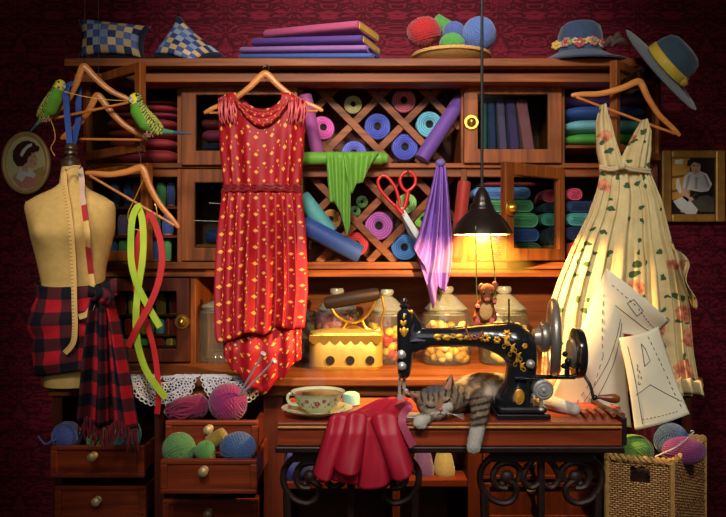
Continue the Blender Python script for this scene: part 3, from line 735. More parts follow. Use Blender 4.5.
for r in ((662, 150, 672, 222), (716, 150, 726, 222), (672, 150, 716, 158), (672, 214, 716, 222)): mb.pbox(*r, WD - .03, WD + .002)
mb.build('frame', plain('gilt', (214, 152, 70), .4, .3, .5, .4, 30), fp, smooth=False, bevel=.006)
mb = MB()
flatpoly(mb, [(671, 157), (717, 157), (717, 215), (671, 215)], 0, 1, D_)
flatpoly(mb, [(672, 158), (690, 158), (690, 196), (672, 200)], .001, 4, D_)
flatpoly(mb, [(675, 160), (683, 159), (683, 164), (675, 164)], .002, 3, D_)
flatpoly(mb, [(676, 180), (679, 178), (682, 192), (680, 194), (676, 188)], .002, 3, D_)
flatpoly(mb, [(684, 176), (690, 172), (698, 170), (707, 174), (712, 184), (708, 192), (700, 192), (690, 190), (682, 192)], .003, 3, D_)
flatpoly(mb, [(681, 188), (686, 188), (690, 199), (688, 202), (683, 198)], .004, 2, D_)
flatpoly(mb, [(673, 201), (684, 196), (692, 200), (700, 206), (696, 214), (686, 214), (678, 208)], .004, 3, D_)
flatpoly(mb, [(690, 164), (692, 172), (696, 175), (700, 172), (701, 164), (696, 160)], .005, 2, D_)
flatpoly(mb, [(687, 166), (688, 160), (694, 158.3), (702, 159), (704, 165), (702, 169), (700, 164), (694, 162), (690, 166)], .006, 1, D_)
flatpoly(mb, [(690, 200), (694, 194), (708, 191), (714, 196), (714, 212), (700, 212)], .0055, 5, D_)
flatpoly(mb, [(693, 197), (699, 192.5), (710, 191), (713, 194), (713, 198), (708, 195), (699, 196.5), (696, 200)], .006, 6, D_)
for c_ in ((680, 203, 3.5, 2), (686, 207, 4, 2.4), (691, 203, 3, 2), (683, 211, 3, 1.6)): flatpoly(mb, ellpts(*c_, 12), .0035, 7, D_)
for q_ in ([(688, 176), (691, 174), (687, 190), (685, 190)], [(703, 174), (706, 176), (710, 186), (708, 188)], [(695, 177), (698, 177), (697, 189), (695, 189)]): flatpoly(mb, q_, .0045, 7, D_)
flatpoly(mb, [(692, 165.5), (695, 165), (694.6, 166.4)], .0062, 1, D_); flatpoly(mb, [(697, 165), (699.5, 165.3), (698, 166.4)], .0062, 1, D_); flatpoly(mb, [(694.2, 170.6), (697.4, 170.6), (696, 171.8)], .0062, 8, D_)
flatpoly(mb, [(686, 196), (692, 197), (694, 200), (690, 201)], .0065, 2, D_); flatpoly(mb, [(672, 176), (690, 174), (690, 176), (672, 178.5)], .0015, 9, D_); flatpoly(mb, [(672, 190), (682, 189), (682, 191), (672, 192.5)], .0015, 9, D_)
mb.build('painting', [pm[0], plain('dark_paint', (44, 28, 20), .7), pm[2], pm[3], plain('amber_paint', (236, 166, 66), .7), plain('umber_paint', (96, 84, 74), .6), plain('black_paint', (30, 26, 26), .5), plain('pale_grey_paint', (190, 180, 176), .7), plain('rouge_paint', (190, 80, 70), .7), plain('shelf_paint', (150, 90, 40), .7)], fp, smooth=False)
# ---------------------------------------------------------------- jars and iron on the counter
def jar(px, d, wpx, top, label, h_lid=20, fill=None):
    b = P(px, 0, d); b.z = zc + .001; r = S(wpx / 2, d); H = P(0, top, d).z - b.z; t = thing('glass_jar', label, 'jar', b, 'lidded glass jars on the counter')
    body = H - S(h_lid, d)
    def sq(prof, name, m, par):     # rounded-square plan
        mb = MB(); rings = []
        for rr_, z in prof:
            ring = []
            for k in range(36):
                a = 2 * PI * k / 36; e = .72
                ring.append(mb.bm.verts.new(b + V((math.copysign(abs(cos(a)) ** e, cos(a)) * rr_, math.copysign(abs(sin(a)) ** e, sin(a)) * rr_ * .9, z))))
            rings.append(ring)
        for A, B in zip(rings, rings[1:]):
            for k in range(36): mb.f([A[k], A[(k + 1) % 36], B[(k + 1) % 36], B[k]])
        mb.f(rings[0][::-1]); 
        if prof[-1][0] < .02: mb.f(rings[-1])
        return mb.build(name, m, par)
    sq([(r * .9, 0), (r * .98, .006), (r, .02), (r, body * .86), (r * .94, body * .95), (r * .8, body * .985), (r * .8, body)], 'glass_body', GLASS, t)
    mb = MB(); mb.lathe([(r * .80, 0), (r * .80, -.008)], b + V((0, 0, body)), n=32, cap=False)
    mb.tube([b + V((r * .95 * cos(2 * PI * i / 40), r * .86 * sin(2 * PI * i / 40), body * .93)) for i in range(40)], .0025, 6, closed=True); mb.build('neck_ring', GLASSD, t)
    lid = sq([(r * .86, body + .001), (r * .9, body + .006), (r * .8, body + .014), (r * .42, body + (H - body) * .55), (r * .3, body + (H - body) * .62), (r * .28, body + (H - body) * .66)], 'lid', GLASSD, t)
    mb = MB(); hz_ = body + (H - body) * .66; k = (H - body) * .34
    mb.lathe([(r * .2, hz_), (r * .3, hz_ + k * .3), (r * .33, hz_ + k * .6), (r * .28, hz_ + k * .95), (0, hz_ + k)], b, n=24); mb.build('knob', GLASSD, lid)
    return b, r, body
GLASSD = glass('lid_glass', (215, 222, 216), .35, .5, .22)
def candies(b, r, top, cs, where, seed, n=86):
    # every sweet is an object of its own; one is modelled for each colour, then copied
    rr = random.Random(seed); protos = []
    for c, nme in cs:
        mb = MB(); mb.ell((0, 0, 0), (.018, .0155, .0125), n=10); m = plain('candy', c, .4, 0, .4, .1); protos.append((mb.build('sweet', m, ang=180, origin=(0, 0, 0)), nme, []))
    for i in range(n):
        a = rr.uniform(0, 2 * PI) if i % 3 == 0 else rr.uniform(-PI, 0); q = math.sqrt(rr.uniform(.35, 1)) * r * .79; z = .017 + (i / n) * (top - .034)
        p0, nme, used = protos[rr.randrange(len(protos))]
        o = p0
        if used: o = p0.copy(); COL.objects.link(o)
        used.append(o); o.location = b + V((q * cos(a), q * sin(a) * .9, z)); o.rotation_euler = (rr.uniform(-.7, .7), rr.uniform(-.7, .7), rr.uniform(0, 3)); k_ = rr.uniform(.85, 1.15); o.scale = (k_, k_, k_)
        tag(o, nme + ' sweet in the ' + where, 'sweet', nme + ' sweets in the ' + where)
b1 = jar(337, 2.68, 44, 288, 'clear glass jar holding a pink toy, behind the yellow iron', 22)
b2 = jar(387, 2.62, 42, 289, 'glass jar of red and yellow sweets between the iron and the sewing machine', 22)
b3 = jar(446, 2.60, 48, 286, 'glass jar of yellow sweets seen under the arm of the sewing machine', 24)
b4 = jar(504, 2.60, 48, 286, 'glass jar of pale yellow sweets behind the mouse and the machine pillar', 24)
b5 = jar(219, 2.64, 38, 296, 'dusky glass jar half hidden by the left side of the red dress', 12)
b6 = jar(300, 2.66, 30, 303, 'glass jar in shadow mostly hidden by the right side of the red dress', 12)
candies(b2[0], b2[1], b2[2] * .8, [((206, 44, 36), 'red'), ((230, 182, 60), 'yellow')], 'glass jar beside the yellow iron', 1, 76)
candies(b3[0], b3[1], b3[2] * .86, [((240, 190, 60), 'golden yellow'), ((232, 160, 50), 'amber'), ((244, 220, 140), 'cream')], 'glass jar under the machine arm', 2, 92)
candies(b4[0], b4[1], b4[2] * .86, [((240, 208, 96), 'pale yellow'), ((244, 226, 150), 'ivory')], 'glass jar behind the mouse', 3, 92)
PINK = cloth((206, 90, 110), .6)
toy, _ = None, None
bb = P(332, 330, 2.66)
mb = MB()
for c_ in (((330, 322, 2.67), 8), ((338, 326, 2.67), 7)): mb.ell(P(*c_[0]), (S(c_[1], 2.67), S(6, 2.67), S(c_[1] * .85, 2.67)), n=16)
mb.ell(P(323, 318, 2.66), S(6, 2.67), n=14)
for x_, yb in ((326, 343), (333, 345), (340, 343)): mb.capsule(P(x_, 328, 2.66), S(3.6, 2.67), P(x_, yb, 2.66), S(2.6, 2.67), 10)
mb.capsule(P(320, 320, 2.655), S(3, 2.67), P(318, 330, 2.655), S(1.8, 2.67), 10)
mb.tube(smooth_path([P(344, 326, 2.66), P(350, 322, 2.66), P(347, 313, 2.66), P(342, 316, 2.66), P(345, 321, 2.66), P(354, 320, 2.66)], 6), S(1.8, 2.67), 8)
tag(mb.build('soft_toy', PINK, ang=180), 'pink soft toy animal with a curled tail inside the clear jar', 'toy')
MB().lathe([(S(18, 2.67), 0), (S(18, 2.67), .045)], V((b1[0].x, b1[0].y, zc + .008)), n=24).build('x', PINK) if False else None
tag(MB().lathe([(S(17, 2.68), 0), (S(17.5, 2.68), .01), (S(17, 2.68), .055), (S(14, 2.68), .064)], V((b1[0].x, b1[0].y, zc + .010)), n=24).build('fabric_roll', cloth((120, 40, 44))), 'dark red wad of cloth in the bottom of the clear jar', 'fabric roll')

YB = plain('yellow_brass', (196, 158, 78), .42, .35, .5, .3, 25, .001)
ib = P(346, 0, 2.50); ib.z = zc + .001
iron = thing('charcoal_iron', 'old yellow brass charcoal iron with dark wooden handle on the counter', 'iron', ib)
wI, dI = S(36.5, 2.5), .058
def ironshape(f, z): # plan: flat back at the right, pointed nose to the left
    pts = []
    for i in range(25):
        a = -PI + 2 * PI * i / 24; x, y_ = cos(a), sin(a); x = math.copysign(abs(x) ** .35, x); y_ = math.copysign(abs(y_) ** .55, y_)
        pts.append(ib + V((x * wI * f, y_ * dI * f, z)))
    return pts[:-1]
def lay(name, seq, m, scallop=0):
    mb = MB(); prev = None
    for f, z in seq:
        vs_ = [mb.bm.verts.new(p) for p in ironshape(f, z)]
        if prev:
            for k in range(24): mb.f([prev[k], prev[(k + 1) % 24], vs_[(k + 1) % 24], vs_[k]])
        else: mb.f(vs_[::-1])
        prev = vs_
    mb.f(prev); return mb.build(name, m, iron)
hB = S(29, 2.5)
lay('body', [(.97, 0), (1, .004), (1, hB * .96), (.96, hB)], YB)
lay('sole_plate', [(1.02, -.0005), (1.03, .004), (1.02, .009)], BRASS)
mb = MB()
zs = ib.z + hB - .006
for i in range(7):
    x = ib.x - wI * .98 + (i + .5) * wI * 1.96 / 7; k = wI / 7 * .98; yf = ib.y - dI - .003
    mb.prism([V((x - k, yf, zs + .022)), V((x - k, yf, zs + .004)), V((x - k * .5, yf, zs - .005)), V((x, yf, zs - .010)), V((x + k * .5, yf, zs - .005)), V((x + k, yf, zs + .004)), V((x + k, yf, zs + .022))], (0, .006, 0))
mb.build('scalloped_rim', BRASS, iron, smooth=False, bevel=.001)
lay('cover', [(1.0, hB + .001), (1.02, hB + .014), (.98, hB + .022), (.6, hB + .030), (.3, hB + .033)], YB)
for x_ in (331, 350.5, 370):
    mb = MB()
    c = P(x_, 358, 2.5); c.y = ib.y - dI - .0005; mb.lathe([(S(4.4, 2.5), 0), (S(4.4, 2.5), .004)], c, (0, -1, 0), 18)
    mb.build('draught_hole', CARD, iron)
mb = MB(); hh = [P(325, 303.5, 2.50), P(379, 293.5, 2.50)]; e_ = hh[1] - hh[0]
mb.lathe([(0, -.004), (S(5.5, 2.5), 0), (S(6.8, 2.5), .02), (S(7, 2.5), e_.length * .5), (S(6.5, 2.5), e_.length - .02), (S(5, 2.5), e_.length), (0, e_.length + .004)], hh[0], e_, 24, cap=False)
mb.build('handle', wood('ebony_handle', (30, 20, 18), (52, 34, 30), 'x', .5, .2), iron)
mb = MB()
mb.tube(smooth_path([P(330, 305, 2.50), P(336, 315, 2.50), P(347, 321.5, 2.50), P(358, 321.5, 2.50), P(368, 314, 2.50), P(375, 301, 2.50)], 6), .005, 8, flat=1.8)
mb.tube(smooth_path([P(347, 322, 2.50), P(343, 328, 2.50), P(336, 333, 2.50), P(330, 334, 2.50)], 5), .005, 8); mb.tube(smooth_path([P(362, 320, 2.50), P(366, 328, 2.50), P(374, 331, 2.50), P(380, 330, 2.50)], 5), .005, 8)
mb.tube(smooth_path([P(382, 296, 2.50), P(384, 310, 2.50), P(381, 322, 2.50), P(383, 336, 2.50)], 5), .004, 8)
mb.ell(P(354, 331, 2.50), (S(10, 2.5), .03, S(6, 2.5)), n=18); mb.build('handle_bracket', BRASS, iron)
mb = MB(); mb.tube([P(320 + 3 * i, 332 + (i % 2) * 1.2, 2.46) for i in range(6)], .004, 6); mb.build('chain', plain('tarnish', (80, 76, 60), .5, .6), iron)

# ---------------------------------------------------------------- lace doilies over the counter edge
LACE = cloth((226, 220, 226), .8)
def doily(cx, rx, ry, a0, a1, label):
    # laid on the counter top and bent down over its front edge; fn maps lace coordinates to the bent surface
    yf = 2.272; zt = zc + .003; n0 = .055
    def m(x, s):    # s = distance along the cloth from the back edge
        bx = P(cx, 0, yf).x + x
        if s < n0: return V((bx, yf + n0 - s, zt))
        return V((bx, yf - .004 - .004 * sin(bx * 60), zt - (s - n0)))
    rxm, rym = S(rx, yf), S(ry, yf) + n0; mb = MB()
    def pt(r, a): return m(rxm * r * math.copysign(abs(cos(a)) ** .7, cos(a)), max(0, rym * r * abs(sin(a)) ** .8))
    def ring(r, a, q, n=14, th=.0013): mb.tube([m(rxm * r * math.copysign(abs(cos(a)) ** .7, cos(a)) + q * cos(2 * PI * i / n), max(0, rym * r * abs(sin(a)) ** .8 + q * sin(2 * PI * i / n))) for i in range(n)], th, 5, closed=True)
    for r, th in ((.28, .0016), (.52, .002), (.76, .002), (.97, .002)):
        N_ = 60; mb.tube([pt(r, a0 + (a1 - a0) * i / N_) for i in range(N_ + 1)], th, 5)
    for r, cnt, q in ((.40, 6, .0125), (.64, 9, .0145), (.87, 13, .0145)):
        for i in range(cnt):
            a = a0 + (a1 - a0) * (i + .5) / cnt; ring(r, a, q, th=.0017); ring(r, a, q * .35, 8, .0022)
            for k in range(7):
                b_ = 2 * PI * k / 7; c0 = (rxm * r * math.copysign(abs(cos(a)) ** .7, cos(a)), rym * r * abs(sin(a)) ** .8)
                mb.tube([m(c0[0] + q * .3 * cos(b_), max(0, c0[1] + q * .3 * sin(b_))), m(c0[0] + q * cos(b_), max(0, c0[1] + q * sin(b_)))], .0016, 4)
    cnt = 20
    for i in range(cnt): ring(1.0, a0 + (a1 - a0) * (i + .5) / cnt, .0075, 9, .0022)
    for i in range(40):
        a = a0 + (a1 - a0) * i / 39; mb.tube([pt(.52, a), pt(.56, a + .02)], .0012, 4); mb.tube([pt(.74, a), pt(.80, a)], .0012, 4)
    return tag(mb.build('lace_doily', LACE, ang=180), label, 'doily', 'lace doilies over the counter edge')
doily(163, 33, 27, 0, PI, 'white round lace doily over the counter edge, crossed by the ribbons')
doily(233, 31, 25, 0, PI, 'white lace doily over the counter edge, mostly behind the red dress hem')

# ---------------------------------------------------------------- hangers
HOOK = plain('hook_wire', (70, 54, 40), .5, .6)
def hanger(apex, L, Rr, label, hook_top, thick=.009, neck=.03, sag=.35, hook_curl=1, bar=True):
    apex, L, Rr = V(apex), V(L), V(Rr); mid = lerp(L, Rr, (apex - L).dot(Rr - L) / (Rr - L).length_squared)
    t = thing('coat_hanger', label, 'hanger', apex, 'wooden hangers')
    ax = (Rr - L).normalized()
    pts = [L - ax * .006, lerp(L, apex, .14), lerp(L, apex, .45) + (mid - apex) * .10, lerp(L, apex, .74) + (mid - apex) * .06, lerp(L, apex, .93) + (apex - mid) * .045, apex + (apex - mid) * .03, lerp(Rr, apex, .93) + (apex - mid) * .045, lerp(Rr, apex, .74) + (mid - apex) * .06, lerp(Rr, apex, .45) + (mid - apex) * .10, lerp(Rr, apex, .14), Rr + ax * .006]
    sp = smooth_path(pts, 6); n = len(sp); rad = []
    for i in range(n):
        u = abs(i / (n - 1) - .5) * 2; rad.append(thick * .95 * (1.35 - .55 * u) * (1 if u < .96 else .75))
    MB().tube(sp, rad, 12, flat=.55).build('arms', HANG, t)
    if bar: MB().tube([lerp(L, Rr, .03), lerp(L, Rr, .97)], .0042, 8).build('bar', HANG, t)
    ht_ = V(hook_top); mb = MB(); h = (ht_ - apex).length
    mb.tube(smooth_path([apex, lerp(apex, ht_, .6), ht_ - V((.006, 0, .006)), ht_ + V((.002, 0, .004)), ht_ + V((.012, .0, -.002)), ht_ + V((.012, 0, -.014))], 5), .0016, 6); mb.build('hook', HOOK, t)
    return t
dA, dB, dC = 2.22, 2.27, 2.25
hgA = hanger(P(84, 68, dA), P(52, 119, dA), P(131, 102, dA + .03), 'wooden hanger on the upper left with a looped blue ribbon over it', P(84, 54, dA + .02))
hgB = hanger(P(97.5, 97, dB), P(63, 139, dB), P(146, 140, dB + .02), 'wooden hanger below and behind the blue ribbon, a budgie perched on its right end', P(97.5, 77, dB + .05))
hanger(P(141, 169, dC), P(87, 174, dC), P(177, 227, dC), 'wooden hanger hanging askew above the green and red ribbons', P(140, 147, dC))
hanger(P(265, 75, 2.42), P(206, 113, 2.42), P(321, 111, 2.42), 'wooden hanger carrying the red polka dot dress', P(265, 66, 2.435))
hanger(P(639, 83, 2.30), P(573, 96, 2.30), P(678, 135, 2.30), 'wooden hanger tilted down to the right, carrying the cream floral dress', P(639, 68, 2.32))
for x_, y_, d0, d1 in ((265, 66, 2.42, 2.535), (640, 69, 2.30, 2.51)): MB().tube([P(x_, y_, d0), V((P(x_, y_, d0).x, d1, P(x_, y_, d0).z))], .0035, 8).build('hanging_peg', HOOK, hutch)

for h_, x_, y_, d_ in ((hgA, 84, 54, dA + .02), (hgB, 97.5, 77, dB + .05)):
    q_ = P(x_, y_, d_) + V((.003, 0, .004)); MB().tube([q_, V((q_.x, q_.y, 2.599))], .0008, 6).build('hanging_thread', plain('dark_thread', (60, 50, 44), .7), h_)
# ---------------------------------------------------------------- the red dress
def red_dots():
    m, nt, b = newmat('red_dotted_silk', .55, 0, .25)
    u, v = uvc(nt, 1, 1)
    def dots(nu, nv, ou, ov, r):
        fv = M(nt, 'FRACT', M(nt, 'MULTIPLY_ADD', v, nv, ov)); fu = M(nt, 'FRACT', M(nt, 'MULTIPLY_ADD', u, nu, ou))
        d = M(nt, 'ADD', M(nt, 'ABSOLUTE', M(nt, 'SUBTRACT', fu, .5)), M(nt, 'MULTIPLY', M(nt, 'ABSOLUTE', M(nt, 'SUBTRACT', fv, .5)), 1.25))
        return M(nt, 'LESS_THAN', d, r)
    a = M(nt, 'MAXIMUM', M(nt, 'MAXIMUM', dots(15.0, 14.0, 0, 0, .15), dots(15.0, 14.0, .5, .5, .13)), dots(30.0, 14.0, .25, .25, .085))
    nz = nd(nt, 'ShaderNodeTexNoise', Vector=coords(nt, 'Object', (30, 30, 30)), Scale=1.0)
    base = mix(nt, nz.outputs[0], lin((132, 10, 22)), lin((172, 20, 32)))
    nt.links.new(mix(nt, a, base, lin((224, 156, 62))), b.inputs['Base Color']); return m
RED = red_dots(); REDP = plain('red_ruffle', (200, 84, 88), .5, 0, .4, .5, 90, .001)
def dd_red(y): return interp([(90, 2.42), (170, 2.40), (300, 2.30), (350, 2.23), (400, 2.225)], y)
rL = [(93, 218), (110, 218), (150, 220), (186, 224), (192, 222), (230, 219), (290, 216), (335, 217), (350, 222), (392, 258)]
rR = [(93, 304), (110, 306), (150, 304), (186, 300), (192, 302), (230, 305), (290, 307), (335, 303), (352, 300), (392, 268)]
def red_pt(u, y, depth, pl, k=13, ph=0, inset=1.0):
    a = u * 2 * PI; l, r_ = interp(rL, y), interp(rR, y); d = dd_red(y); cx, hw = (l + r_) / 2, (r_ - l) / 2 * inset
    sx, sy = lerp(-cos(a), 1 - 4 * abs(u - .5), .7), -sin(a); sx = math.copysign(abs(sx) ** .9, sx); sy = math.copysign(abs(sy) ** .7, sy)
    w_ = 1 + pl * sin(k * a * 1.0 + ph + 1.3 * sin(2 * a)) * .6 + pl * .5 * sin(5 * a + 1.1)
    p = P(cx, y, d); return V((p.x + S(hw, d) * sx * (1 + pl * .12 * sin(k * a)), d + depth * sy * w_, p.z))
def ytop_red(a):  # lower in the scoop between the straps
    x = -cos(a); front = sin(a) > 0
    ax = abs(x + .02)
    if ax < .62: return 111 + (3 if front else -5) - 14 * (ax / .62) ** 2.2
    return 95 + 5 * max(0, (ax - .86) / .14)
rd = thing('red_dress', 'long red dress with yellow dots hanging on a wooden hanger in front of the hutch', 'dress', P(262, 392, 2.23))
def red_body(u, v):
    a = u * 2 * PI; y = lerp(ytop_red(a), 188, v); pl = .10 + .22 * min(1, v * 1.5)
    return red_pt(u, y, .045, pl * (.4 + .6 * v), 11)
MB().grid(red_body, 110, 26, True, 1.0, .31).build('bodice', RED, rd, ang=180, solid=.0015)
def red_skirt(u, v):
    a = u * 2 * PI; x = -cos(a); hem = 331 - 6 * x + 2.5 * sin(8 * x + .5) + (8 if x < -.7 else 0) * (-x - .7) / .3
    y = lerp(191, hem, v); return red_pt(u, y, .045 + .012 * v, .12 + .42 * min(1, v * 3), 15, .6)
MB().grid(red_skirt, 150, 34, True, 1.0, .62).build('skirt', RED, rd, ang=180, solid=.0015)
def red_low(u, v):
    a = u * 2 * PI; x = -cos(a); hem = 393 - 36 * abs(x) ** 1.25 + 2 * sin(14 * x)
    y = lerp(305, hem, v); p = red_pt(u, 318, .045, .30, 14, 2.0, .93); l, r_ = 223, 301
    q = P((l + r_) / 2 + (r_ - l) / 2 * x * 1.0, y, dd_red(y)); return V((q.x, q.y + .012 + (p.y - dd_red(318)) * .7, q.z))
MB().grid(red_low, 120, 22, True, 1.0, .36).build('lower_tier', RED, rd, ang=180, solid=.0015)
mb = MB()
for k, yy in enumerate((186.5, 189, 191.5)): mb.tube([red_pt(i / 120, yy + .6 * sin(i * .9 + k), .052, .07, 17) for i in range(120)], .0045, 6, closed=True)
mb.build('waist_shirring', cloth((150, 16, 24), .5), rd)
for x0, x1 in ((219, 235), (289, 306)):
    mb = MB()
    for k in range(13):
        xx = lerp(x0, x1, k / 12); mb.tube(smooth_path([P(xx, 96 + 2 * abs(k - 4) / 4, 2.40), P(xx + 1.2 * sin(k * 2), 103, 2.362), P(xx + 1.5 * sin(k * 1.7), 112, 2.355), P(xx - .5 * (1 if x0 > 250 else -1) * 3, 121 + 3 * sin(k * 2.4), 2.362)], 4), [.0015] * 5 + [.0026] * 4 + [.002] * 3 + [.001], 7)
    mb.build('shoulder_gather', REDP, rd)
def cowl(u, v):
    x = lerp(-1, 1, u); top = 111 - 13 * abs(x) ** 2.0; y = top + v * (14 * (1 - x * x) + 2)
    p = P(262 + 27 * x, y, 2.352 - .010 * (1 - x * x) * (sin(v * PI) + .5 * sin(v * 3 * PI)) + .006 * abs(x)); return p
MB().grid(cowl, 26, 10, False, .45, .12).build('cowl_neck', RED, rd, ang=180, solid=.002)
mb = MB(); mb.tube(smooth_path([P(262 + 27 * x, 111.5 - 14 * abs(x) ** 2.2, 2.352 + .008 * abs(x)) for x in [i / 6 - 1 for i in range(13)]], 4), .0035, 6); mb.build('neck_ruffle', cloth((150, 20, 30), .5), rd)

# ---------------------------------------------------------------- the cream dress
def floral():
    m, nt, b = newmat('cream_floral', .75, 0, .15)
    nz0 = nd(nt, 'ShaderNodeTexNoise', Vector=coords(nt, 'Object', (1, 1, 1)), Scale=24.0, Detail=2.0)
    base = mix(nt, nz0.outputs[0], lin((176, 150, 98)), lin((216, 200, 152)))
    so_ = nd(nt, 'ShaderNodeSeparateXYZ', Vector=coords(nt, 'Object', (1, 1, 1))); co_ = nd(nt, 'ShaderNodeCombineXYZ', X=so_.outputs[0], Y=so_.outputs[2]).outputs[0]
    nz = nd(nt, 'ShaderNodeTexNoise', Vector=co_, Scale=34.0, Detail=3.0)
    sp = so_
    wv = nd(nt, 'ShaderNodeVectorMath', {'operation': 'MULTIPLY_ADD'}); nt.links.new(nz.outputs[1], wv.inputs[0]); wv.inputs[1].default_value = (.035, .035, .0); nt.links.new(co_, wv.inputs[2])
    vo = nd(nt, 'ShaderNodeTexVoronoi', {'voronoi_dimensions': '2D'}, Vector=wv.outputs[0], Scale=13.0, Randomness=.9)
    zf = M(nt, 'MULTIPLY_ADD', sp.outputs[2], -.30, .42)          # roses grow denser towards the printed hem border
    rose = M(nt, 'LESS_THAN', vo.outputs['Distance'], M(nt, 'MAXIMUM', zf, .16))
    sel = nd(nt, 'ShaderNodeSeparateColor', Color=vo.outputs['Color'])
    rose = M(nt, 'MULTIPLY', rose, M(nt, 'GREATER_THAN', sel.outputs[0], M(nt, 'MULTIPLY_ADD', sp.outputs[2], .80, .22)))
    petals = nd(nt, 'ShaderNodeTexVoronoi', {'voronoi_dimensions': '2D'}, Vector=co_, Scale=55.0)
    rc_ = mix(nt, M(nt, 'MULTIPLY', petals.outputs['Distance'], 1.5), lin((140, 44, 34)), lin((216, 140, 104)))
    v2 = nd(nt, 'ShaderNodeTexVoronoi', {'voronoi_dimensions': '2D'}, Vector=wv.outputs[0], Scale=30.0)
    s2 = nd(nt, 'ShaderNodeSeparateColor', Color=v2.outputs['Color'])
    leaf = M(nt, 'MULTIPLY', M(nt, 'LESS_THAN', v2.outputs['Distance'], .24), M(nt, 'GREATER_THAN', s2.outputs[1], .60))
    c = mix(nt, leaf, base, lin((62, 84, 52))); c = mix(nt, M(nt, 'MULTIPLY', rose, .9), c, rc_)
    nt.links.new(c, b.inputs['Base Color']); return m
FLORAL = floral(); CREAM = cloth((206, 184, 132), .75)
cd = thing('cream_dress', 'cream floral dress with a rope belt and flared skirt hanging at the right', 'dress', P(620, 392, 2.2))
def panel(outer, inner, d=2.275):
    def fn(u, v):
        y = lerp(outer[0][0], outer[-1][0], v); yi = lerp(inner[0][0], inner[-1][0], v)
        a, b_ = P(interp(outer, y), y, d), P(interp(inner, yi), yi, d); p = lerp(a, b_, u)
        p.y += -.035 * sin(PI * u) + .005 * sin(u * 28 + v * 2); return p
    return fn
mb = MB(); mb.grid(panel([(106, 600), (122, 596), (152, 597), (169, 601)], [(106, 603), (125, 612), (145, 617), (169, 625)]), 24, 14)
mb.build('left_bodice', FLORAL, cd, ang=180, solid=.003)
mb = MB(); mb.grid(panel([(121, 644), (131, 651), (152, 652), (170, 649)], [(121, 641), (140, 630), (155, 622), (170, 619)]), 24, 14)
mb.build('right_bodice', FLORAL, cd, ang=180, solid=.003)
MB().grid(lambda u, v: P(lerp(599, 650, u), lerp(158 - 22 * abs(2 * u - 1), 172, v), 2.325 + .02 * abs(2 * u - 1)), 12, 8).build('back_bodice', FLORAL, cd, ang=180, solid=.003)
sL = [(170, 601), (190, 597), (215, 588), (245, 573), (280, 558), (310, 548), (350, 543), (392, 540)]
sR = [(170, 649), (200, 661), (237, 670), (270, 681), (310, 689), (350, 692), (380, 697), (392, 701)]
def cskirt(u, v):
    a = u * 2 * PI; x = -cos(a); y = lerp(169, 390 + 4 * sin(11 * x), v); l, r_ = interp(sL, y), interp(sR, y)
    d = 2.275 - .075 * v ** 1.2; sx = math.copysign(abs(x) ** .85, x); sy = -sin(a)
    p = P((l + r_) / 2 + (r_ - l) / 2 * sx, y, d)
    pl = sin(23 * a + 1.2 * sin(3 * a)) * .6 + .4 * sin(41 * a + 2)
    q = (.026 + .030 * v); back = sy > 0
    p.y = d + sy * q * (.45 if back else 1) + (0 if back else 1) * -.016 * min(1, v * 2.0 + .25) * pl * abs(sin(a)) ** .5
    return p
MB().grid(cskirt, 210, 44, True, 1.0, 1.0).build('skirt', FLORAL, cd, ang=180, solid=.002)
mb = MB()
for k in range(2): mb.tube(smooth_path([P(600, 165.5 + 2.6 * k, 2.25), P(612, 168 + 2 * k, 2.228), P(622, 165 + 2.6 * k, 2.222), P(634, 168.5 + 2 * k, 2.226), P(650, 170 + 2.6 * k, 2.25)], 6), .0042, 8)
mb.ell(P(622, 166, 2.218), .011, n=12); mb.build('rope_belt', CREAM, cd)
def flutter(u, v):
    y = lerp(248, 306, v); x0 = lerp(672, 692, v); x1 = lerp(680, 702, v ** .8) + 5 * sin(v * 9)
    p = P(lerp(x0, x1, u * (1 - .55 * v)), y + u * 4, 2.17 - .03 * sin(u * 5 + v * 4)); return p
MB().grid(flutter, 10, 18, False).build('side_drape', FLORAL, cd, ang=180, solid=.002)
def frill(u, v):
    a = u * PI; p = P(660 + 44 * u, 384 + 14 * v - 6 * sin(u * 3), 2.13 + .03 * u); p.y += .018 * sin(u * 26) * (.3 + v); p.z += .004 * sin(u * 30); return p
MB().grid(frill, 60, 6).build('hem_frill', CREAM, cd, ang=180, solid=.002)

# ---------------------------------------------------------------- dress form, scarf, tape
LINEN = plain('linen_form', (206, 168, 100), .7, 0, .2, .18, 70, .0006)
fb = P(74, 384, 2.10)
form = thing('dress_form', 'linen dress form wearing a plaid scarf and a tape measure, at the left', 'dress form', fb)
fl = [(150, 66), (168, 62), (184, 60), (189, 54), (196, 38), (203, 26), (210, 26), (228, 31), (250, 36), (268, 40), (284, 43), (300, 40), (318, 37), (340, 38), (365, 42), (384, 46)]
fr = [(150, 78), (168, 81), (184, 84), (189, 88), (196, 103), (203, 114), (210, 115), (228, 114), (250, 109), (268, 105), (284, 104), (300, 108), (318, 112), (340, 112), (365, 108), (384, 100)]
fdp = [(164, .022), (184, .030), (196, .055), (210, .075), (235, .092), (262, .075), (284, .066), (318, .085), (350, .088), (384, .075)]
def form_pt(a, y, grow=1.0, d=2.10):
    l, r_ = interp(fl, y), interp(fr, y); c, hw = (l + r_) / 2, (r_ - l) / 2 * grow; x, s_ = -cos(a), -sin(a); dp = interp(fdp, y) * grow
    bust = 0
    if s_ < 0:
        for bx in (-.42, .42): bust += .030 * math.exp(-((x - bx) / .30) ** 2 - ((y - 231) / 17) ** 2)
    p = P(c, y, d); return V((p.x + S(hw, d) * math.copysign(abs(x) ** .9, x), d + dp * s_ - bust, p.z))
MB().grid(lambda u, v: form_pt(u * 2 * PI, lerp(165, 384, v)), 64, 70, True).build('torso', LINEN, form, ang=180)
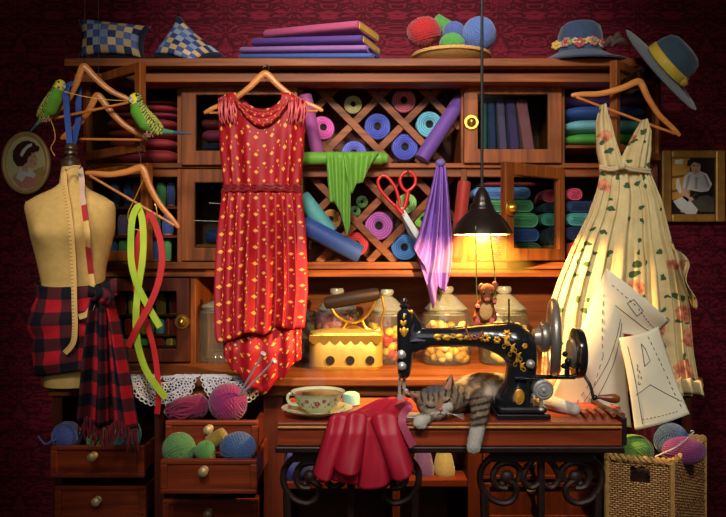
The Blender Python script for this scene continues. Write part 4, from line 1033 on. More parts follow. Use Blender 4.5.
mb = MB(); mb.grid(lambda u, v: form_pt(u * 2 * PI, 384, max(.001, 1 - v)) + V((0, 0, -.004 * v)), 40, 3, True); mb.build('base_cap', wood('form_base', (110, 66, 34), (150, 92, 46)), form)
DK = plain('turned_dark_wood', (62, 40, 30), .35, 0, .5)
nb = P(71, 166, 2.10); k = S(1, 2.1)
MB().lathe([(k * 9.5, -.002), (k * 9.5, k * 4), (k * 8, k * 4.2), (k * 8.5, k * 7), (k * 5, k * 8), (k * 4.2, k * 10), (k * 6.5, k * 12), (k * 6.2, k * 14), (k * 4.6, k * 15), (k * 6.2, k * 17), (k * 5.8, k * 20), (k * 3.4, k * 22.5), (0, k * 23)], nb, n=28, cap=False).build('finial', DK, form)
pz = P(80, 345, 2.12); mb = MB(); mb.tube(smooth_path([pz, V((pz.x, 2.26, pz.z + .01)), V((pz.x + .01, 2.40, pz.z - .02)), V((pz.x + .02, 2.45, zc + .06)), V((pz.x + .02, 2.45, zc + .002))], 6), .012, 10)
mb.lathe([(.05, .0005), (.05, .008), (.014, .014)], V((pz.x + .02, 2.45, zc)), n=20); mb.build('stand', DK, form)
def plaid():
    m, nt, b = newmat('red_black_plaid', .85, 0, .1)
    u, v = uvc(nt, 1, 1); fu = M(nt, 'GREATER_THAN', M(nt, 'FRACT', u), .5); fv = M(nt, 'GREATER_THAN', M(nt, 'FRACT', v), .5)
    both = M(nt, 'MULTIPLY', fu, fv); one = M(nt, 'SUBTRACT', M(nt, 'MAXIMUM', fu, fv), both)
    c = mix(nt, one, lin((26, 28, 38)), lin((92, 38, 46))); c = mix(nt, both, c, lin((204, 34, 46)))
    nz = nd(nt, 'ShaderNodeTexNoise', Vector=coords(nt, 'Object', (150, 150, 150)), Scale=1.0)
    c = mix(nt, M(nt, 'MULTIPLY', nz.outputs[0], .35), c, lin((40, 26, 34))); nt.links.new(c, b.inputs['Base Color']); bump(nt, b, nz.outputs[0], .001, .4); return m
PLAID = plaid()
scarf = thing('plaid_scarf', 'red and black plaid scarf knotted round the dress form, its fringed end hanging low', 'scarf', P(100, 446, 2.05))
def wrap(u, v):
    a = u * 2 * PI; y = lerp(281 + 5 * sin(a * 1) , 368 + 6 * cos(a), v); k_ = 1.09 + .05 * sin(v * 13 + 2.2 * sin(a) + 1.5 * cos(a)) + .025 * sin(v * 26 + a * 3)
    return form_pt(a, y, k_) + V((0, -.008 if sin(a) > 0 else 0, 0))
MB().grid(wrap, 80, 40, True, 8.0, 3.4).build('wrap', PLAID, scarf, ang=180, solid=.003)
def tailf(xt0, xt1, xb0, xb1, yt, yb, d, ph):
    def fn(u, v):
        x = lerp(lerp(xt0, xt1, u), lerp(xb0, xb1, u), v ** .8); y = lerp(yt + 8 * abs(u - .4), yb + 6 * (u - .5), v)
        p = P(x, y, d); p.y += -.016 * sin(u * 9 + ph + v * 1.5) - .01 * sin(u * 17 + ph); return p
    return fn
MB().grid(tailf(92, 106, 79, 106, 296, 424, 2.0, 0), 30, 34, False, 1.6, 5.2).build('hanging_end', PLAID, scarf, ang=180, solid=.003)
MB().grid(tailf(98, 110, 104, 137, 292, 428, 2.02, 1.4), 34, 34, False, 2.1, 5.2).build('hanging_end', PLAID, scarf, ang=180, solid=.003)
mb = MB(); mb.grid(lambda u, v: P(lerp(94, 111, u) + 3 * sin(v * 4), lerp(288, 303, v) + 5 * (u - .5), 1.985 - .016 * sin(PI * v) - .004 * sin(u * 14)), 16, 14, us=1.2, vs=.7)
mb.grid(lambda u, v: P(lerp(88, 103, u), lerp(286, 296, v) + 4 * u, 2.0 - .012 * sin(PI * v)), 12, 10, us=1.0, vs=.6)
mb.grid(lambda u, v: P(lerp(103, 117, u), lerp(282, 296, v) - 4 * u * (1 - v), 2.02 - .012 * sin(PI * v) + .03 * u), 12, 10, us=1.0, vs=.6)
mb.build('knot', PLAID, scarf, ang=180, solid=.004)
mb = MB(); rr = random.Random(3); mb2 = MB()
for i in range(56):
    x = 79 + 58 * (i / 55) + rr.uniform(-.4, .4); y0 = 421 + 5 * sin(x * .2) + (4 if x > 104 else 0); L_ = rr.uniform(14, 24)
    (mb if i % 3 else mb2).tube(smooth_path([P(x, y0, 2.0), P(x + rr.uniform(-1.5, 1.5), y0 + L_ * .5, 1.995), P(x + rr.uniform(-3, 3), y0 + L_, 2.0)], 4), .0022, 5)
mb.build('fringe', cloth((150, 26, 38), .85), scarf); mb2.build('fringe', cloth((46, 24, 36), .85), scarf)
def tape_mat():
    m, nt, b = newmat('tape_cloth', .6, 0, .25)
    u, v = uvc(nt, 1, 1)
    seg = M(nt, 'GREATER_THAN', M(nt, 'FRACT', M(nt, 'MULTIPLY', v, 5.0)), .78)
    tick = M(nt, 'MULTIPLY', M(nt, 'LESS_THAN', M(nt, 'FRACT', M(nt, 'MULTIPLY', v, 60.0)), .22), M(nt, 'LESS_THAN', u, .45))
    c = mix(nt, M(nt, 'MULTIPLY', tick, .75), lin((220, 176, 106)), lin((60, 40, 30))); nt.links.new(mix(nt, M(nt, 'MULTIPLY', seg, .0), c, lin((176, 44, 50))), b.inputs['Base Color']); return m
TAPE = tape_mat()
tp = thing('tape_measure', 'tan and red tape measure draped round the neck of the dress form', 'tape measure', P(74, 355, 1.98))
def fd(y, x=None):
    a_ = math.acos(max(-1, min(1, -((x - (interp(fl, y) + interp(fr, y)) / 2) / ((interp(fr, y) - interp(fl, y)) / 2)))))
    return form_pt(a_, y, 1.0).y
def on_form(x, y, lift=.008):
    lift2 = lift + (.028 if y > 278 else .012); return P(x, y, fd(y, x) - lift2)
pl = [(64, 172), (65, 185), (68, 205), (71, 228), (73, 255), (74, 280), (74.5, 305), (75, 328), (73, 343), (65, 353)]
MB().strip([on_form(*q) for q in pl], S(5.2, 2.0)).build('left_end', TAPE, tp, solid=.0012, ang=60)
pr = [(79, 172), (82, 182), (83.5, 200), (86, 222)]
RTAPE = plain('tape_red', (172, 44, 54), .6); WTAPE = plain('tape_pale', (206, 170, 150), .6)
MB().strip([on_form(*q) for q in [(80, 168), (82, 180), (82.5, 196), (84, 205)]], S(5.2, 2.0)).build('neck_run', WTAPE, tp, solid=.0012, ang=60)
MB().strip([on_form(*q) for q in [(84, 205), (85, 214), (86, 221)]], S(5.2, 2.0)).build('red_stretch', RTAPE, tp, solid=.0012, ang=60)
MB().strip([on_form(*q) for q in [(86, 221), (87.5, 234), (88, 247)]], S(5.2, 2.0)).build('tan_stretch', TAPE, tp, solid=.0012, ang=60)
MB().strip([on_form(*q) for q in [(88, 247), (89.5, 260), (91, 274)]], S(5.2, 2.0)).build('red_stretch', RTAPE, tp, solid=.0012, ang=60)
MB().strip([on_form(*q) for q in [(91, 274), (93, 288), (93, 302), (88, 313), (79, 317)]], S(5.2, 2.0)).build('right_end', TAPE, tp, solid=.0012, ang=60)
MB().tube(smooth_path([P(66, 170, 2.02), P(70, 167.5, 2.035), P(76, 166, 2.035), P(80, 168, 2.03)], 5), .003, 6).build('neck_loop', TAPE, tp)

# ---------------------------------------------------------------- ribbons, ring, thread
BLUE = cloth((44, 84, 176), .5)
MB_ = MB(); MB_.strip([P(70, 148, 2.17), P(68.5, 130, 2.175), P(66.5, 108, 2.175), P(66, 92, 2.18), P(68, 86, 2.205), P(74, 83.5, 2.23), P(78, 87, 2.25), P(78.5, 104, 2.25), P(78, 122, 2.24), P(75, 135, 2.22), P(72.5, 148, 2.2)], S(5.6, 2.2), n=6)
tag(MB_.build('blue_ribbon', BLUE, solid=.0012, ang=70), 'blue ribbon looped over the upper left hanger', 'ribbon')
mb = MB(); rc0, n_ = P(141, 205, 2.2), 40
mb.tube(smooth_path([P(144, 178, 2.215), P(136, 196, 2.21), P(128.5, 212, 2.2), P(129, 222, 2.2), P(135, 229, 2.2), P(145, 230.5, 2.2), P(153, 226, 2.2), P(157, 216, 2.2), P(156, 207, 2.2), P(154.5, 203.5, 2.2)], 6), .0018, 8)
tag(mb.build('wire_ring', BRASS), 'thin brass wire loop hanging from the askew hanger and holding ribbons', 'ring')
def ribmat(c, c2): 
    m, nt, b = newmat('ribbon', .5, 0, .3); u, v = uvc(nt, 1, 1)
    nz = nd(nt, 'ShaderNodeTexNoise', Vector=coords(nt, 'Object', (20, 20, 8)), Scale=1.0)
    nt.links.new(mix(nt, nz.outputs[0], lin(c), lin(c2)), b.inputs['Base Color']); return m
GR = ribmat((96, 160, 30), (206, 206, 60)); RR = ribmat((160, 20, 24), (196, 34, 36))
grt = thing('green_ribbon', 'lime green and yellow ribbon hanging over the wire loop in two crossing ends', 'ribbon', P(145, 400, 2.15))
MB().strip([P(138, 206, 2.185), P(133, 216, 2.185), P(131, 235, 2.18), P(131.5, 262, 2.175), P(137, 284, 2.17), P(148, 306, 2.165), P(160, 327, 2.16)], S(6.3, 2.2)).build('end', GR, grt, solid=.0012, ang=70)
MB().strip([P(137, 204, 2.19), P(142, 218, 2.19), P(143.5, 240, 2.185), P(142, 264, 2.18), P(138, 290, 2.175), P(136, 318, 2.165), P(138, 345, 2.16), P(146, 370, 2.155), P(158, 388, 2.15), P(166, 398, 2.15)], S(6.3, 2.2)).build('end', GR, grt, solid=.0012, ang=70)
rrt = thing('red_ribbon', 'dark red ribbon hanging over the wire loop beside the green one', 'ribbon', P(150, 400, 2.15))
MB().strip([P(150, 213, 2.18), P(156, 226, 2.175), P(161, 244, 2.17), P(162, 262, 2.165), P(158, 284, 2.16), P(149, 306, 2.155), P(137, 328, 2.15), P(128, 347, 2.15)], S(6.0, 2.2)).build('end', RR, rrt, solid=.0012, ang=70)
MB().strip([P(150, 213, 2.20), P(138, 238, 2.2), P(136, 262, 2.2), P(136, 290, 2.2), P(145, 318, 2.195), P(153, 345, 2.19), P(157, 370, 2.185), P(158.5, 396, 2.18), P(157, 414, 2.18)], S(5.2, 2.2)).build('end', RR, rrt, solid=.0012, ang=70)
GT = plain('gold_thread', (206, 156, 66), .4, .2)
th = thing('gold_thread', 'thin gold thread stretched between the two budgies', 'thread', P(97, 101, 2.2))
MB().tube(smooth_path([P(64, 91.5, 2.16), P(82, 96, 2.18), P(104, 99.5, 2.2), P(130, 101, 2.2)], 6), .0014, 6).build('taut_run', GT, th)
MB().tube(smooth_path([P(50, 118, 2.19), P(54, 129, 2.19), P(55, 139, 2.19), P(51, 148, 2.19), P(55, 156, 2.19)], 6), .0014, 6).build('loose_end', GT, th)

# ---------------------------------------------------------------- budgies
BIRDM = attr_mat('budgie_feathers', .7, .2)
EYE = EYE
BEAD = plain('bead_black', (10, 10, 12), .1, 0, .6, 0)
def budgie(d, head, chest, belly, rump, tail_end, rh, rc, label, wing_side, face_dir):
    W = lambda q, dd=0: P(q[0], q[1], d + dd)
    b = thing('budgie', label, 'bird', W(belly) - V((0, 0, .03)), 'budgies on the hangers')
    hd_, ch, be, ru, te = W(head), W(chest, -.004), W(belly), W(rump, .004), W(tail_end, .012)
    k = S(1, d)
    caps = [(hd_, rh * k, lerp(hd_, ch, .5), rh * k * 1.02), (lerp(hd_, ch, .5), rh * k * 1.02, ch, rc * k), (ch, rc * k, be, rc * k * .98), (be, rc * k * .98, ru, rc * k * .55), (ru, rc * k * .55, lerp(ru, te, .3), rc * k * .26), (lerp(ru, te, .3), rc * k * .26, te, k * .8)]
    ax = (be - hd_).normalized(); side = V((0, -1, 0)).cross(ax).normalized()
    if side.x * wing_side < 0: side = -side
    axl = (be - ch).normalized()
    def coat(p, n):
        x, y = proj(p); t = (p - hd_).dot(ax) / (ru - hd_).length; lat = (p - hd_).dot(side) / (rc * k)
        if (p - hd_).length < rh * k * 1.25 and (p - hd_).dot(side) < rh * k * .35: return (222, 200, 54)
        tt = (p - ru).dot((te - ru).normalized())
        if tt > rc * k * .5: return (70, 120, 90) if tt < (te - ru).length * .45 else (48, 76, 96)
        if lat > .18 + .25 * max(0, .2 - t):
            s_ = sin(t * 80 + lat * 12 + 3 * noise.noise(p * 160)); return (52, 56, 34) if s_ > .1 else (168, 170, 78)
        return (92, 150, 44) if lat > -.9 else (112, 166, 52)
    o, bv = organic('body', caps, [], .0022, coat, BIRDM, b, 3)
    # folded wing
    def pt(q): return on_surface(bv, q[0], q[1], .001, d)
    mb = MB(); c = lerp(ch, ru, .45) + side * rc * k * .62 + V((0, -rc * k * .30, 0)); L_ = (ru - ch).length * .62
    mb.ell(c, (rc * k * .34, rc * k * .42, L_), V((0, 0, 1)).rotation_difference((ru - ch).normalized()).to_matrix(), 18)
    me_w = newmat_wing(); mb.build('wing', me_w, b, ang=180)
    f = V(face_dir).normalized(); up = -ax; up = (up - f * up.dot(f)).normalized()
    mb = MB(); bp_ = hd_ + f * rh * k * .95 - up * rh * k * .2
    mb.tube(smooth_path([bp_ - f * .003, bp_ + f * rh * k * .28 - up * .001, bp_ + f * rh * k * .25 - up * rh * k * .45], 4), [rh * k * .34] * 3 + [rh * k * .28, rh * k * .24, rh * k * .2, rh * k * .14, rh * k * .08, .0004], 10); mb.build('beak', plain('beak_horn', (186, 176, 130), .4), b)
    MB().ell(bp_ + up * rh * k * .32 + f * .001, rh * k * .26, n=10).build('cere', plain('blue_cere', (84, 130, 200), .5), b)
    mb = MB(); sv = f.cross(up).normalized()
    for sg in (-1, 1): MB().ell(hd_ + f * rh * k * .55 + sv * sg * rh * k * .80 + up * rh * k * .25, rh * k * .17, n=10).build('eye', BEAD, b)
    mb = MB()
    for sg in (-1, 1): MB().ell(hd_ + f * rh * k * .62 + sv * sg * rh * k * .62 - up * rh * k * .62, rh * k * .24, n=8).build('cheek_patch', plain('cheek_blue', (60, 80, 150), .7), b)
    for sg in (-1, 1):
        mb = MB(); p0 = be + ax * rc * k * .75 + V((sg * .006, -.008, -.002)); mb.tube([p0, p0 + V((0, -.002, -.012))], .0026, 6)
        for tq in (-1, 0, 1): mb.tube([p0 + V((0, -.002, -.012)), p0 + V((tq * .006, -.014, -.016)), p0 + V((tq * .008, -.012, -.024))], .0017, 6)
        mb.build('foot', plain('bird_foot', (150, 110, 90), .6), b)
    return b
_w = []
def newmat_wing():
    if _w: return _w[0]
    m, nt, b = newmat('barred_wing', .7, 0, .2); nz = nd(nt, 'ShaderNodeTexNoise', Vector=coords(nt, 'Object', (60, 60, 60)), Scale=1.0, Detail=1.0)
    wv = nd(nt, 'ShaderNodeTexWave', {'wave_type': 'BANDS', 'bands_direction': 'DIAGONAL'}, Vector=coords(nt, 'Object', (1, 1, 1)), Scale=110.0, Distortion=9.0)
    nt.links.new(mix(nt, M(nt, 'GREATER_THAN', wv.outputs[1], .42), lin((34, 36, 26)), lin((196, 196, 84))), b.inputs['Base Color']); _w.append(m); return m
budgie(2.19, (60, 85.5), (54.5, 98), (50, 109), (43, 118), (29, 133), 6.0, 7.8, 'green and yellow budgie at the left, perched on the end of the upper hanger', -1, (1, -.55, -.1))
budgie(2.22, (136, 100), (140, 112), (147, 123), (158, 131), (192, 134), 7.2, 9.4, 'green and yellow budgie facing out, perched on the right end of the lower hanger', 1, (-.45, -1, -.12))
# ---------------------------------------------------------------- cloths and scissors hanging in the lattice bays
LIME = cloth((100, 164, 36), .45)
gd = thing('green_cloth', 'lime green cloth roll with one end draped down over the lattice', 'fabric', P(345, 236, 2.55))
a_, b_ = P(301, 158.5, 2.56), P(388, 158.5, 2.56); L_ = (b_ - a_).length; r_ = S(6.6, 2.56)
MB().lathe([(0, 0), (r_ * .8, .001), (r_, .01), (r_ * .96, L_ * .4), (r_, L_ * .7), (r_ * .98, L_ * .92), (r_ * .86, L_ * .93), (r_ * .8, L_ * .985), (r_ * .6, L_), (0, L_)], a_, b_ - a_, 24, cap=False).build('roll', LIME, gd)
def drape(xt0, xt1, xb0, xb1, yt, yb, d, folds, amp, slant=0, ph=0):
    def fn(u, v):
        x = lerp(lerp(xt0, xt1, u), lerp(xb0, xb1, u), v); yb_ = yb + slant * (u - .5) * 2 if not callable(yb) else yb(u)
        p = P(x, lerp(yt, yb_, v), d); k = min(1, v * 6)
        p.y -= amp * k * (.6 + .4 * v) * (.5 + .5 * sin(folds * 2 * PI * u + ph)) + .008 * sin(min(1, v * 8) * PI / 2)
        return p
    return fn
MB().grid(drape(326, 351, 330, 350, 152, lambda u: interp([(0, 203), (.25, 202), (.55, 214), (.85, 236), (1, 226)], u), 2.548, 3.2, .018), 44, 30).build('long_drape', LIME, gd, ang=180, solid=.003)
MB().grid(drape(343, 379, 347, 371, 152, lambda u: interp([(0, 176), (.2, 194), (.4, 184), (.65, 183), (1, 163)], u), 2.545, 3.0, .016, ph=1), 40, 22).build('short_drape', LIME, gd, ang=180, solid=.003)
def lav():
    m, nt, b = newmat('lavender_silk', .55, 0, .2); u, v = uvc(nt, 1, 1)
    nz = nd(nt, 'ShaderNodeTexNoise', Vector=coords(nt, 'UV', (7, 1.5, 1)), Scale=1.2, Detail=2.0)
    nt.links.new(mix(nt, nz.outputs[0], lin((96, 70, 172)), lin((164, 112, 190))), b.inputs['Base Color']); return m
lv = thing('lavender_cloth', 'shiny lavender cloth hanging from a peg, falling in a long point behind the machine', 'fabric', P(436, 308, 2.5))
def lavf(u, v):
    l = interp([(0, 438), (.05, 436), (.3, 430), (.7, 419), (.85, 413), (1, 424)], v); r0 = interp([(0, 442), (.05, 446), (.3, 449), (.7, 453), (.85, 452), (1, 448)], v)
    yb_ = interp([(0, 263), (.12, 272), (.38, 309), (.6, 286), (.85, 292), (1, 284)], u)
    p = P(lerp(l, r0, u), lerp(162, yb_, v), 2.50); k = min(1, v * 3 + .1); p.y -= .022 * k * sin(u * 15 + v * 1.2) * (1 - .3 * v) + .012 * sin(u * 31) * k; return p
MB().grid(lavf, 70, 60).build('cloth', lav(), lv, ang=180, solid=.0025)
MB().ell(P(440.5, 163, 2.50), (S(5, 2.5), S(5, 2.5), S(4, 2.5)), n=14).build('gathered_top', cloth((120, 96, 190), .5), lv)
for x_, y_, d_ in ((441, 160, 2.505), (408, 171, 2.53)): MB().tube([P(x_, y_, d_), P(x_, y_, 2.61)], .0045, 8).build('hanging_peg', HOOK, hutch)
sc_ = thing('scissors', 'large scissors with red handles hanging half open from a peg', 'scissors', P(410, 240, 2.54)); dS = 2.545
RH = plain('red_handle', (196, 36, 30), .3, 0, .5, .1)
mb = MB()
lp = smooth_path([P(*q, dS) for q in ((396, 207), (388, 199), (380, 189), (378, 181), (382, 176), (387, 177), (393, 184), (397, 192), (400, 205))], 5); mb.tube(lp, S(1.7, dS), 10)
mb.tube(smooth_path([P(396, 204, dS), P(399, 210, dS), P(403, 214, dS)], 4), S(2.4, dS), 10); mb.build('left_handle', RH, sc_)
mb = MB()
lp = smooth_path([P(*q, dS + .006) for q in ((407, 192), (402, 187), (400, 179), (404, 173), (410, 172), (415, 177), (415, 184), (411, 189), (407, 191))], 5); mb.tube(lp, S(1.7, dS), 10)
mb.tube(smooth_path([P(408, 190, dS + .006), P(407, 198, dS + .006), P(404, 208, dS + .006), P(399, 213, dS + .006)], 4), S(2.3, dS), 10); mb.build('right_handle', RH, sc_)
mb = MB(); mb.prism([P(398, 209, dS), P(403, 207, dS), P(419, 232, dS), P(422, 246, dS), P(414, 236, dS)], (0, .003, 0)); mb.build('blade', STEEL, sc_, smooth=False, bevel=.001)
mb = MB(); mb.prism([P(399, 210, dS + .006), P(404, 211, dS + .006), P(414, 226, dS + .006), P(417, 243, dS + .006), P(408, 234, dS + .006)], (0, .003, 0)); mb.build('blade', plain('blued_steel', (70, 76, 84), .3, .8), sc_, smooth=False, bevel=.001)
MB().lathe([(S(1.8, dS), 0), (S(1.5, dS), .003), (0, .004)], P(403, 215, dS - .001), (0, -1, 0), 14).build('pivot_screw', STEEL, sc_)

# ---------------------------------------------------------------- pendant lamp and mouse on a swing
dL = 2.05
lc = P(482, 235, dL); k = S(1, dL)
lamp = thing('pendant_lamp', 'dark bronze pendant lamp hanging on a long cord, lit', 'lamp', lc)
SHADE = plain('dark_bronze', (48, 36, 32), .28, .6, .6, .2)
mb = MB(); mb.lathe([(k * 29.5, 0), (k * 30.5, k * 1), (k * 29, k * 5), (k * 25, k * 12), (k * 19, k * 19), (k * 12.5, k * 25), (k * 11.5, k * 27), (k * 12, k * 28), (k * 9, k * 33), (k * 8.5, k * 36), (k * 6, k * 42), (k * 3, k * 47), (0, k * 48)], lc, n=48, cap=False)
mb.build('shade', SHADE, lamp, ang=60)
mb = MB(); mb.lathe([(k * 28.8, k * .5), (k * 28, k * 5), (k * 24, k * 11.5), (k * 18, k * 18), (k * 11, k * 24), (0, k * 26)], lc, n=48, cap=False); mb.build('reflector', plain('cream_enamel', (226, 196, 120), .5), lamp)
mb = MB(); top = V((lc.x, lc.y, 2.597)); mb.tube([lc + V((0, 0, k * 47)), top], .0042, 8); mb.build('cord', plain('black_cord', (30, 26, 26), .6), lamp)
MB().lathe([(.05, 0), (.05, -.012), (.02, -.03)], V((lc.x, lc.y, 2.5995)), n=24).build('ceiling_rose', SHADE, lamp)
def bulbm():
    m = bpy.data.materials.new('lit_bulb'); m.use_nodes = True; nt = m.node_tree; nt.nodes.clear(); o = nd(nt, 'ShaderNodeOutputMaterial')
    e = nd(nt, 'ShaderNodeEmission', Color=lin((255, 200, 100)), Strength=6.0); tr = nd(nt, 'ShaderNodeBsdfTransparent')
    nt.links.new(nd(nt, 'ShaderNodeMixShader', _0=.3, _1=tr.outputs[0], _2=e.outputs[0]).outputs[0], o.inputs[0]); return m
MB().lathe([(0, -k * 9), (k * 5, -k * 7.5), (k * 8, -k * 1), (k * 6.5, k * 6), (k * 3.5, k * 12), (k * 3.5, k * 20)], lc, n=24, cap=False).build('bulb', bulbm(), lamp)
sw = thing('string_swing', 'two thin green strings hanging from the lamp, holding the mouse', 'string', P(485, 318, dL))
STR = plain('green_string', (110, 130, 50), .7)
xs0 = (476, 493.5)
MB().tube(smooth_path([P(475.5, 226, dL - .075), P(476, 250, dL - .06), P(476.5, 285, dL - .03), P(477.5, 306, dL - .02)], 4), .0015, 6).build('left_string', STR, sw)
MB().tube(smooth_path([P(490, 226, dL - .073), P(492, 250, dL - .055), P(495, 275, dL - .03), P(495.5, 305, dL - .02)], 4), .0015, 6).build('right_string', STR, sw)
dM = dL - .02
mouse = thing('mouse', 'small brown mouse sitting on the string swing above the sewing machine', 'mouse', P(486, 323, dM))
FUR = attr_mat('mouse_fur', .85, .1, 1); km = S(1, dM)
mb_caps = [(P(487.3, 291.5, dM - .012), km * 8, P(487, 297, dM - .02), km * 5.5), (P(487, 299, dM - .03), km * 3.2, P(487, 296, dM - .02), km * 5), (P(487, 300, dM), km * 6.5, P(485, 310, dM), km * 10), (P(485, 310, dM), km * 10, P(485, 314, dM - .002), km * 9.6),
    (P(477, 318, dM - .008), km * 4.2, P(481, 314, dM), km * 7), (P(493, 318, dM - .008), km * 4.2, P(490, 314, dM), km * 7),
    (P(480, 303, dM - .012), km * 2.8, P(477, 307, dM - .024), km * 2.2), (P(492, 303, dM - .012), km * 2.8, P(495, 300, dM - .024), km * 2.2)]
def mcoat(p, n):
    x, y = proj(p)
    if ((x - 486) / 6.5) ** 2 + ((y - 311) / 8.5) ** 2 < 1 and n.y < -.1: return (222, 172, 106)
    if y > 298 and y < 301 and abs(x - 487) < 3 and n.y < 0: return (214, 150, 110)
    return (134, 72, 38)
mo, mbv = organic('body', mb_caps, [], .0016, mcoat, FUR, mouse, 3)
mb = MB()
for ex, ey, tx, ty in ((481.5, 287.5, 480, 283), (494.5, 285.5, 496, 281)):
    MB().ell(P((ex + tx) / 2, (ey + ty) / 2 + 2, dM - .012), (km * 2.8, km * 1.2, km * 4.2), Matrix.Rotation(.35 if ex < 487 else -.35, 3, 'Y'), 14).build('ear', plain('mouse_ear', (130, 72, 52), .7), mouse)
for ex in (484, 491.5): MB().ell(on_surface(mbv, ex, 293, 0, dM), km * 1.35, n=10).build('eye', BEAD, mouse)
mb = MB(); PK = plain('mouse_pink', (206, 100, 100), .6)
mb.ell(on_surface(mbv, 487.5, 299, 0, dM), km * 1.1, n=8)
for hx_, hy_ in ((477.5, 306), (495, 301)): 
    mb.ell(P(hx_, hy_, dM - .026), km * 2.0, n=8)
    for f_ in range(4): mb.capsule(P(hx_ - 1.5 + f_, hy_ - .5, dM - .028), km * .6, P(hx_ - 1.2 + f_ * .9, hy_ + 1.6, dM - .031), km * .45, 6)
for hx_, hy_ in ((477.5, 319.5), (492, 320)):
    mb.capsule(P(hx_, hy_, dM - .022), km * 2.4, P(hx_ - .5, hy_ + 1.5, dM - .032), km * 1.9, 10)
    for f_ in range(4): mb.capsule(P(hx_ - 2 + f_ * 1.3, hy_ + 1.5, dM - .034), km * .7, P(hx_ - 2.2 + f_ * 1.4, hy_ + 3, dM - .037), km * .5, 6)
mb.build('paws_and_nose', PK, mouse)
tpts = smooth_path([P(485, 322, dM - .004), P(483, 326, dM - .02), P(481.5, 333, dM - .155), P(476, 339, dM - .165), P(470, 336, dM - .165), P(466, 329, dM - .15), P(467, 318, dM - .13), P(464.5, 311, dM - .12)], 6)
MB().tube(tpts, [lerp(km * 1.5, km * .5, i / (len(tpts) - 1)) for i in range(len(tpts))], 8).build('tail', plain('mouse_tail', (140, 70, 54), .7), mouse)

def hazem():
    m = bpy.data.materials.new('warm_haze'); m.use_nodes = True; nt = m.node_tree; nt.nodes.clear()
    o = nd(nt, 'ShaderNodeOutputMaterial'); s_ = nd(nt, 'ShaderNodeVolumeScatter', Color=lin((255, 212, 110)), Density=.42, Anisotropy=.2); nt.links.new(s_.outputs[0], o.inputs[1]); return m
mb = MB(); mb.lathe([(k * 27, -k * .5), (k * 34, -k * 8), (k * 48, -k * 22), (k * 62, -k * 38)], lc, n=40)
hz2 = tag(mb.build('lamp_haze', hazem(), ang=30), 'warm glowing haze in the cone of light under the pendant lamp', 'haze'); hz2['kind'] = 'stuff'
# ---------------------------------------------------------------- treadle table
TF, TB = 1.84, 2.17
zt = P(0, 422.5, TF).z
xl, xr = P(277, 0, TF).x, P(622.5, 0, TF).x
tb = thing('sewing_table', 'treadle sewing table with moulded wooden top and scrolled cast iron legs', 'table', ((xl + xr) / 2, 2.0, 0))
mb = MB(); mb.box((xl, TF, zt - .008), (xr, TB, zt)); mb.build('table_top', TBL, tb, smooth=False, bevel=.003)
mb = MB(); mb.box((xl + .002, TF - .006, zt - .014), (xr - .002, TF + .02, zt - .0085)); mb.build('moulding', plain('worn_moulding', (196, 140, 70), .35, .1, .5), tb, smooth=False, bevel=.002)
mb = MB(); mb.box((xl, TF + .002, P(0, 446, TF).z), (xr, TB - .01, zt - .0145)); mb.build('apron', TBL, tb, smooth=False, bevel=.002)
mb = MB(); mb.box((xl - .004, TF - .008, P(0, 452.5, TF).z), (xr + .004, TB - .005, P(0, 446.2, TF).z)); EB = plain('ebonised_edge', (40, 24, 20), .35, 0, .5); mb.build('bottom_ledge', EB, tb, smooth=False, bevel=.003); mb = MB(); mb.box((xr + .0002, TF + .0, P(0, 446, TF).z), (xr + .012, TB, zt + .012)); mb.build('end_board', EB, tb, smooth=False, bevel=.003)
mb = MB()
for i in range(5):
    x_ = lerp(576, 612, i / 4); mb.tube(smooth_path([P(x_, 410 - i * .5, 2.02), P(x_ + 6, 411, 1.95), P(x_ + 11, 415, 1.88)], 4), .006, 8)
mb.box(P(574, 410, 2.03), P(618, 405.5, 2.05)); mb.build('extension_flap_spindles', TBL, tb)
dI = 1.90
def arc(cx, cy, r, a0, a1, n=26): return [P(cx + r * cos(math.radians(lerp(a0, a1, i / n))), cy + r * sin(math.radians(lerp(a0, a1, i / n))), dI) for i in range(n + 1)]
